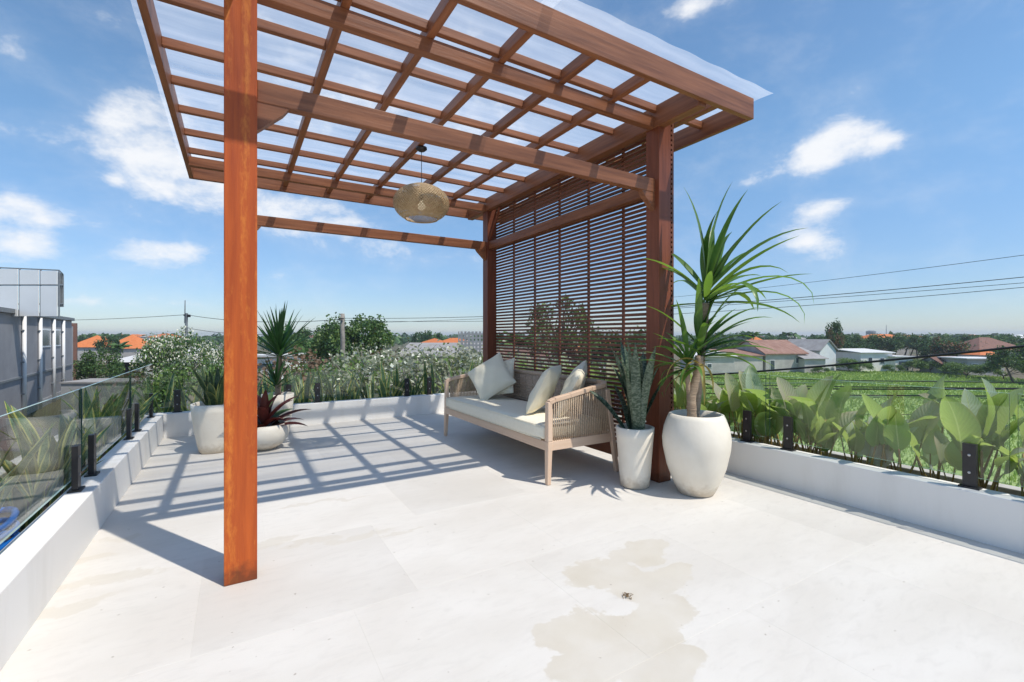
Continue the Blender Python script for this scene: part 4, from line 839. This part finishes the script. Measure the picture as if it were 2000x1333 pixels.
# ------------------------------------------------------------------ houses
def house(name, px, d, w, dep, wh, rh, rot, kind, wm, rm, label, zb=GZ, over=.35, wins=(), cat='house', group=None):
    """wall block with a real roof; w runs across the view, dep away from it; wins: (x, z, width, height) on the side facing us, from its left"""
    p = at(px, d, zb); t = thing(name, label, cat, p, group); t.rotation_euler.z = -YAW + R(rot)
    bb = B(); bb.box((-w / 2, 0, 0), (w / 2, dep, wh)); o = bb.build('wall', wm); o.parent = t
    bb = B(); e = over; x0, x1, y0, y1 = -w / 2 - e, w / 2 + e, -e, dep + e; th = .14
    if kind == 'gable_x':                                  # ridge runs across the view
        ym = dep / 2; bb.add([(x0,y0,wh),(x1,y0,wh),(x1,ym,wh+rh),(x0,ym,wh+rh),(x1,y1,wh),(x0,y1,wh),(x0,y0,wh-th),(x1,y0,wh-th),(x1,ym,wh+rh-th),(x0,ym,wh+rh-th),(x1,y1,wh-th),(x0,y1,wh-th)],
            [(0,1,2,3),(3,2,4,5),(7,6,9,8),(8,9,11,10),(0,6,7,1),(4,10,11,5),(0,3,9,6),(3,5,11,9),(1,7,8,2),(2,8,10,4)])
        six = [(-w/2,0,wh),(-w/2,dep,wh),(-w/2,ym,wh+rh*.9),(w/2,0,wh),(w/2,dep,wh),(w/2,ym,wh+rh*.9)]
        for tri in (six[:3], six[3:][::-1]): g_ = B(); g_.add(tri, [(0, 1, 2)]); q_ = g_.build('gable', wm); q_.parent = t
    elif kind == 'gable_y':
        bb.add([(x0,y0,wh),(0,y0,wh+rh),(0,y1,wh+rh),(x0,y1,wh),(x1,y0,wh),(x1,y1,wh),(x0,y0,wh-th),(0,y0,wh+rh-th),(0,y1,wh+rh-th),(x0,y1,wh-th),(x1,y0,wh-th),(x1,y1,wh-th)],
            [(0,1,2,3),(1,4,5,2),(9,8,7,6),(8,11,10,7),(0,6,7,1),(1,7,10,4),(2,8,9,3),(5,11,8,2),(0,3,9,6),(4,10,11,5)])
        six = [(-w/2,0,wh),(w/2,0,wh),(0,0,wh+rh*.92),(-w/2,dep,wh),(w/2,dep,wh),(0,dep,wh+rh*.92)]
        for tri in (six[:3], six[3:][::-1]): g_ = B(); g_.add(tri, [(0, 1, 2)]); q_ = g_.build('gable', wm); q_.parent = t
    elif kind == 'hip':
        hx = max(0.05, w / 2 - dep / 2); ym = dep / 2
        bb.add([(x0,y0,wh),(x1,y0,wh),(x1,y1,wh),(x0,y1,wh),(-hx,ym,wh+rh),(hx,ym,wh+rh)], [(0,1,5,4),(1,2,5),(2,3,4,5),(3,0,4),(3,2,1,0)])
    elif kind == 'shed':                                   # slopes down towards us
        bb.add([(x0,y0,wh),(x1,y0,wh),(x1,y1,wh+rh),(x0,y1,wh+rh),(x0,y0,wh+.1),(x1,y0,wh+.1),(x1,y1,wh+rh+.1),(x0,y1,wh+rh+.1)], [(3,2,1,0),(4,5,6,7),(0,1,5,4),(1,2,6,5),(2,3,7,6),(3,0,4,7)])
    else: bb.box((x0, y0, wh), (x1, y1, wh + max(.12, rh)))
    o = bb.build('roof', rm); o.parent = t
    for x, z, ww, hh in wins:
        g_ = B(); g_.box((-w / 2 + x, -.05, z), (-w / 2 + x + ww, .02, z + hh)); q_ = g_.build('window', 'pipe_white'); q_.parent = t
        g_ = B(); g_.box((-w / 2 + x + .07, -.07, z + .07), (-w / 2 + x + ww - .07, -.04, z + hh - .07)); k_ = g_.build('pane', 'window_dark'); k_.parent = q_
    return t
# along the far edge of the field
house('warehouse', 1535, 79, 7.6, 10, 3.3, 2.3, 8, 'gable_x', 'wall_pale', 'tin_rust', 'pale-walled warehouse with a rusty tin roof at the field edge', wins=((.8, .2, .9, 2.0), (5.6, 1.6, .8, 1.0)), cat='warehouse')
house('low_shed', 1455, 78, 6.6, 6, 2.9, .9, 8, 'shed', 'wall_pale', 'tin_rust', 'low pale shed with rusty lean-to roof joined to the warehouse', cat='shed')
house('low_shed', 1395, 74, 6.8, 5, 3.0, .55, 4, 'shed', 'wall_pale', 'tin_white', 'long grey shed with white tin roof behind the big potted dracaena', cat='shed', wins=((2.2, 1.2, .8, .7),))
house('low_shed', 1592, 78, 3.8, 6, 2.4, 1.8, 6, 'shed', 'wall_pale', 'tin_grey', 'lean-to with sloping grey tin roof between the warehouse and the white gabled house', cat='shed')
house('gabled_house', 1617, 83, 4.6, 7, 3.7, 2.0, 24, 'gable_y', 'wall_blue', 'tin_grey', 'small white-blue gabled house at the field edge')
house('flat_house', 1712, 82, 6.0, 6, 3.3, .5, 4, 'shed', 'wall_white', 'tin_white', 'white house with sloping tin roof at the field edge', wins=((1.4, .6, .8, 1.9), (3.6, 1.3, .9, 1.1)))
house('flat_house', 1766, 81, 3.2, 4, 2.6, .15, 2, 'flat', 'wall_white', 'tin_white', 'small white annex with a grey shutter beside the sloping tin roof', wins=((.5, .2, 1.9, 1.7),))
house('flat_house', 1925, 72, 5.2, 5, 2.7, .15, -6, 'flat', 'wall_pale', 'tin_white', 'grey house with a pale flat roof at the corner of the field', wins=((2.4, .7, 1.0, 1.4), (3.8, .7, 1.0, 1.4), (.6, .9, .9, 1.1)))
house('low_shed', 1862, 76, 4.0, 4, 1.8, 1.1, 0, 'gable_x', 'wall_block', 'tile_brown', 'small brown-roofed hut between the bushes', cat='shed')
house('hip_house', 1962, 92, 10, 8, 3.4, 2.6, 0, 'hip', 'wall_pale', 'tile_brown', 'house with a big brown hip roof behind the field corner'); house('hip_house', 1938, 80, 4.2, 4, 3.0, .9, 0, 'hip', 'wall_pale', 'tile_orange', 'small house with a bright orange roof below the brown hip roof')
house('hip_house', 1490, 122, 7, 7, 3.4, 2.6, 0, 'hip', 'wall_pale', 'tile_orange', 'house with an orange hip roof behind the rusty warehouse'); house('hip_house', 1736, 150, 13, 7, 5.2, 1.6, 0, 'hip', 'wall_pale', 'tile_orange', 'long orange roof rising out of the tree belt'); house('hip_house', 1560, 170, 12, 8, 4.6, 1.3, 0, 'hip', 'wall_pale', 'tin_grey', 'grey-roofed house in the trees beyond the gabled house')
# warehouse side
house('hip_house', 168, 116, 8, 8, 3.4, 3.0, 10, 'hip', 'wall_pale', 'tile_orange', 'house with a pointed orange hip roof next to the grey warehouse'); house('hip_house', 240, 118, 7.5, 7.5, 3.5, 3.1, 8, 'hip', 'wall_pale', 'tile_orange', 'house with an orange hip roof above the grey shed'); house('hip_house', 272, 112, 9, 7, 3.2, 1.9, 8, 'hip', 'wall_pale', 'tile_orange', 'low orange-roofed wing left of the frangipani flowers')
house('pavilion', 330, 58, 13, 8, 3.1, 1.7, 4, 'hip', 'interior_shade', 'tin_white', 'open shelter with a pale grey hip roof behind the frangipani', over=.8, cat='shelter')  # closed dark wall block: the shade inside the open shelter is painted
house('low_shed', 515, 52, 3.2, 8, 4.0, .2, 0, 'flat', 'wall_white', 'tin_white', 'white flat-roofed building beside the orange post', wins=((.2, 2.6, 2.8, .7),), cat='building'); house('low_shed', 548, 30, 6, 1, 3.4, .1, 0, 'flat', 'wall_pale', 'tin_white', 'low pale wall seen through the yucca leaves', cat='wall')
house('low_shed', 215, 36, 7, 3, 2.7, .1, 6, 'flat', 'wall_block', 'tin_grey', 'low grey yard wall beside the warehouse lane', cat='wall', over=.08)
# tree side
house('low_shed', 868, 46, 9, 6, 4.3, 1.2, 0, 'shed', 'wall_pale', 'tin_grey', 'grey tin-roofed house behind the sparse frangipanis', cat='house'); house('hip_house', 885, 105, 9, 7, 4.4, 1.4, 0, 'hip', 'wall_pale', 'tile_orange', 'orange roof behind the grey block wall'); house('hip_house', 845, 125, 6, 6, 4.4, 1.2, 0, 'hip', 'wall_pale', 'tile_orange', 'small orange roof under the far dark trees')
house('hip_house', 1190, 60, 8, 7, 4.4, 1.5, 0, 'hip', 'wall_white', 'tile_orange', 'white house with reddish roof seen through the screen', wins=((1, 1, 1.4, 1.6), (5, 1, 1.4, 1.6)))
house('low_shed', 1020, 44, 7, 5, 4.0, .8, 0, 'shed', 'wall_white', 'tile_brown', 'white-walled shed seen through the screen by the back post', cat='shed')
# hollow-block wall: a lattice of blocks with open cells
p = at(926, 44); t = thing('block_wall', 'grey hollow-block lattice wall beside the back corner post', 'wall', p); t.rotation_euler.z = -YAW
kb = B(); kb.box((-.175, 0, 0), (.175, .18, .17)); kb.box((-.175, 0, .17), (-.09, .18, .35)); kb.box((.06, 0, .17), (.175, .18, .35)); kme = kb.mesh('block', 'wall_block')
for i in range(8):
    for k in range(8): inst('block', kme, t, (-1.35 + i * .35, 0, 4.0 + k * .35))
kb = B(); kb.box((-1.6, -.02, 0), (1.6, .2, 3.98)); o = kb.build('base_wall', 'wall_block'); o.parent = t
# far roofs all the way to the horizon
FR = 'far-off house roof poking out of the woodland'
for k in range(34):
    px = rt_.choice((rt_.uniform(1380, 2040), rt_.uniform(1380, 2040), rt_.uniform(140, 330), rt_.uniform(520, 940))); d = rt_.uniform(210, 480)
    house('far_house', px, d, rt_.uniform(8, 16), 8, rt_.uniform(5.0, 5.6), rt_.uniform(1.0, 2.0), rt_.uniform(-20, 20), 'hip', rt_.choice(('wall_pale', 'wall_white')), rt_.choice(('tile_orange', 'tile_orange', 'tile_brown', 'tin_grey', 'tin_white')), FR, group='far roofs in the woodland')
p = at(1701, 520); t = thing('far_tower', 'dark water tank tower standing above the far woodland', 'tower', p); t.rotation_euler.z = -YAW
bb = B()
for a in (-3, 3):
    for c_ in (-3, 3): bb.bar((a, c_, 0), (a, c_, 7.2), .6, .6)
o = bb.build('legs', 'steel_grey'); o.parent = t; bb = B(); bb.lathe([(.01, 7.2), (4.6, 7.2), (4.8, 10.6), (3, 11.6), (.01, 11.8)], n=14); o = bb.build('tank', 'steel_grey'); o.parent = t
p = at(1731, 480); bb = B(); bb.tube([p, p + Vector((0, 0, 17))], [.5, .2], 5)
for z_ in (9, 12, 15): bb.bar(p + Vector((-1.2, 0, z_)), p + Vector((1.2, 0, z_)), .25, .25)
tag(bb.build('radio_mast', 'steel_grey'), 'thin radio mast on the horizon beside the water tank tower', 'mast')

# grey warehouse beside the terrace
wa, wb_ = at(-200, 20.5), at(140, 52)
wd = (wb_ - wa); WLN = wd.length; wdir = wd.normalized(); wnr = Vector((wdir.y, -wdir.x, 0)); wnr = wnr if wnr.dot(Vector((1, 0, 0))) > 0 else -wnr
t = thing('grey_warehouse', 'long grey warehouse with white downpipes and a white rooftop screen', 'warehouse', wa); ZW = 2.75
def wpt(s, o_, z): return wa + wdir * s + wnr * o_ + Vector((0, 0, z - GZ))
def wbox(name, s0, s1, o0, o1, z0, z1, m, parent):
    bb = B(); P8 = [wpt(s, o_, z) for z in (z0, z1) for s, o_ in ((s0, o0), (s1, o0), (s1, o1), (s0, o1))]
    bb.add(P8, [(0, 3, 2, 1), (4, 5, 6, 7), (0, 1, 5, 4), (1, 2, 6, 5), (2, 3, 7, 6), (3, 0, 4, 7)]); return bb.build(name, m, parent)
wbox('wall', 0, WLN, -14, 0, GZ, ZW, 'wall_grey', t); wbox('parapet', -.2, WLN + .2, -14.2, .22, ZW + .002, ZW + .32, 'steel_grey', t); wbox('ledge', 0, WLN, .002, .12, -2.2, -2.05, 'steel_grey', t); wbox('plinth', 0, WLN, .002, .05, GZ, -4.6, 'wall_block', t)
def s_of(px):                                              # distance along the wall seen at pixel column px
    u = (px - CX) / FPX; d = FW + RT * u; cr_ = d.x * wdir.y - d.y * wdir.x; return -(wa.x * d.y - wa.y * d.x) / (wdir.x * d.y - wdir.y * d.x)
for px in (42, 74, 101, 120):
    s = s_of(px); bb = B(); bb.tube([wpt(s, .16, GZ), wpt(s, .16, ZW - .1)], .13, 8); pp = bb.build('downpipe', 'pipe_white', t, smooth=True)
    for z in (-3.5, -1, 1.5): wbox('pipe_clip', s - .2, s + .2, .002, .2, z, z + .08, 'steel_grey', pp)
wf = [wbox('window', s_of(79) , s_of(98), .002, .06, .05, 1.75, 'pipe_white', t), wbox('window', s_of(104), s_of(117), .002, .06, .05, 1.75, 'pipe_white', t)]
for q_, (a, b_) in zip(wf, ((79, 98), (104, 117))): wbox('pane', s_of(a) + .15, s_of(b_) - .15, .062, .08, .2, 1.6, 'window_dark', q_)
wbox('wall', WLN + .01, WLN + 5, -12, -.6, GZ, 2.2, 'wall_block', t); wbox('window', WLN + .3, WLN + 1.4, -.6, -.52, -1.0, 1.0, 'window_dark', t); wbox('end_pillar', WLN + 5.01, WLN + 5.6, -4, -.3, GZ, 2.6, 'tile_brown', t)
# rooftop screen of white panels in a steel frame
sc0 = at(-160, 34, ZW + .33); t2 = thing('rooftop_screen', 'white panelled rooftop screen in a steel frame on the grey warehouse', 'screen', sc0)
def spt(px, py, dd=34): return at(px, dd, py=py)
cols = [-160, -120, -80, -42, -3, 36, 77, 113]
ztop, zmid = 522, 557
for i in range(len(cols) - 1):
    for a, b_ in ((524 + max(0, cols[i + 1]) * .05, 556), (559, 618)):
        bb = B(); p0, p1 = spt(cols[i] + 2, b_), spt(cols[i + 1] - 2, b_); p2, p3 = spt(cols[i + 1] - 2, a), spt(cols[i] + 2, a); bk = FW * .06
        bb.add([p0, p1, p2, p3, p0 + bk, p1 + bk, p2 + bk, p3 + bk], [(0, 1, 2, 3), (7, 6, 5, 4), (0, 4, 5, 1), (1, 5, 6, 2), (2, 6, 7, 3), (3, 7, 4, 0)]); bb.build('panel', 'panel_white', t2)
bb = B()
for c_ in cols: bb.tube([spt(c_, 620) + FW * .09, spt(c_, 523 + max(0, c_) * .05) + FW * .09], .05, 6)
for yy in (523, 557, 594): bb.tube([spt(cols[0], yy) + FW * .1, spt(0, yy) + FW * .1, spt(113, yy + (5 if yy == 523 else 0)) + FW * .1, spt(122, yy + (12 if yy == 523 else 0), 37)], .05, 6)
for px, dd in ((118, 35.5), (122, 37), (123, 40)): bb.tube([spt(px, 600, dd), spt(px, 536, dd)], .06, 6)
bb.build('frame', 'steel_grey', t2)
bb = B(); q0, q1 = spt(115, 600, 34.3), spt(123, 600, 40); q2, q3 = spt(123, 536, 40), spt(115, 532, 34.3); bb.add([q0, q1, q2, q3, q0 - RT * .08, q1 - RT * .08, q2 - RT * .08, q3 - RT * .08], [(0, 1, 2, 3), (7, 6, 5, 4), (0, 4, 5, 1), (1, 5, 6, 2), (2, 6, 7, 3), (3, 7, 4, 0)]); bb.build('side_panel', 'steel_grey', t2)

# ------------------------------------------------------------------ street poles and cables
p = at(364, 38); t = thing('street_pole', 'thin steel street pole rising out of the flowering frangipani', 'pole', p)
bb = B(); bb.tube([p, at(364, 38, py=640), at(364.5, 38, py=612)], [.13, .10, .09], 8); bb.build('shaft', 'steel_grey', t); bb = B(); bb.tube([at(361, 38, py=632), at(361.5, 38, py=587)], [.05, .03], 6); bb.build('rod', 'steel_grey', t); bb = B(); bb.bar(at(359, 38, py=616), at(369, 38, py=616), .1, .12); bb.build('crossarm', 'black_steel', t)
bb = B(); bb.tube([at(369, 38, py=620), at(369, 38, py=615)], .12, 8); bb.build('insulator', 'black_steel', t)
p = at(669, 30); t = thing('street_pole', 'weathered timber street pole in front of the bushy green trees', 'pole', p)
bb = B(); bb.tube([p, at(669.5, 30, py=660), at(669, 30, py=613)], [.17, .15, .13], 9); bb.build('shaft', 'concrete_pole', t, smooth=True); bb = B(); bb.bar(at(662, 29.8, py=623), at(671, 29.8, py=623), .08, .08); bb.build('crossarm', 'black_steel', t)
p = at(633, 52); bb = B(); bb.tube([p, at(633, 52, py=636)], [.09, .07], 7); tag(bb.build('street_pole', 'pipe_white'), 'slim white pole between the rounded trees', 'pole')
def cable(a, b_, sag, r, label, n=40, group=None):
    bb = B(); pts = [Vector(a).lerp(Vector(b_), i / n) - Vector((0, 0, sag * 4 * (i / n) * (1 - i / n))) for i in range(n + 1)]; bb.tube(pts, r, 5); return tag(bb.build('cable', 'cable_black', smooth=True), label, 'cable', group)
OFF = lambda py, d: at(2320, d, py=py)
cable(at(1180, 60, py=592), at(2320, 22, py=455), .35, .016, 'highest overhead wire crossing the open sky above the field')
cable(at(669, 30, py=622), at(2320, 15, py=508), .55, .014, 'overhead wire running from the timber pole, second from the top above the field'); cable(at(669, 30, py=626), at(2320, 15, py=530), .62, .011, 'thin overhead wire just below the second one from the timber pole'); cable(at(669, 30, py=632), at(2320, 15, py=526), .30, .010, 'lowest overhead wire from the timber pole')
cable(at(1180, 17, py=742), at(2320, 8, py=640), .16, .028, 'thick black cable sweeping low across the field houses')
for k, (ya, yb, r_, d2) in enumerate(((734, 742, .010, 9), (748, 752, .012, 8), (757, 750, .016, 7.5), (766, 766, .012, 7.5), (800, 806, .006, 7))): cable(at(1180, 15, py=ya - 2), at(2320, d2, py=yb + 8), .05, r_, 'thin black wire strung low in front of the rice field', group='low wires in front of the field')
cable(at(364, 38, py=615), at(-200, 60, py=612), .7, .02, 'wire from the steel pole towards the warehouse'); cable(at(369, 38, py=616), at(669, 30, py=624), .35, .02, 'wire between the steel pole and the timber pole'); cable(at(366, 38, py=641), at(669, 30, py=640), .5, .018, 'lower wire between the two street poles'); cable(at(669, 30, py=624), at(633, 52, py=637), .1, .014, 'short wire from the timber pole to the white pole')

# ------------------------------------------------------------------ thin humid air over the whole place
hm = bpy.data.materials.new('humid_air'); hm.use_nodes = True; ht = hm.node_tree; ht.nodes.remove(ht.nodes['Principled BSDF'])
pv = ht.nodes.new('ShaderNodeVolumePrincipled'); pv.inputs['Color'].default_value = (.82, .90, 1.0, 1); pv.inputs['Density'].default_value = .00045; pv.inputs['Anisotropy'].default_value = .2
ht.links.new(pv.outputs[0], ht.nodes['Material Output'].inputs['Volume'])
bb = B(); bb.box((-2700, -2700, GZ - 1), (2700, 2700, 14)); MATS['humid_air'] = hm; struct(bb.build('haze', 'humid_air'), 'stuff')
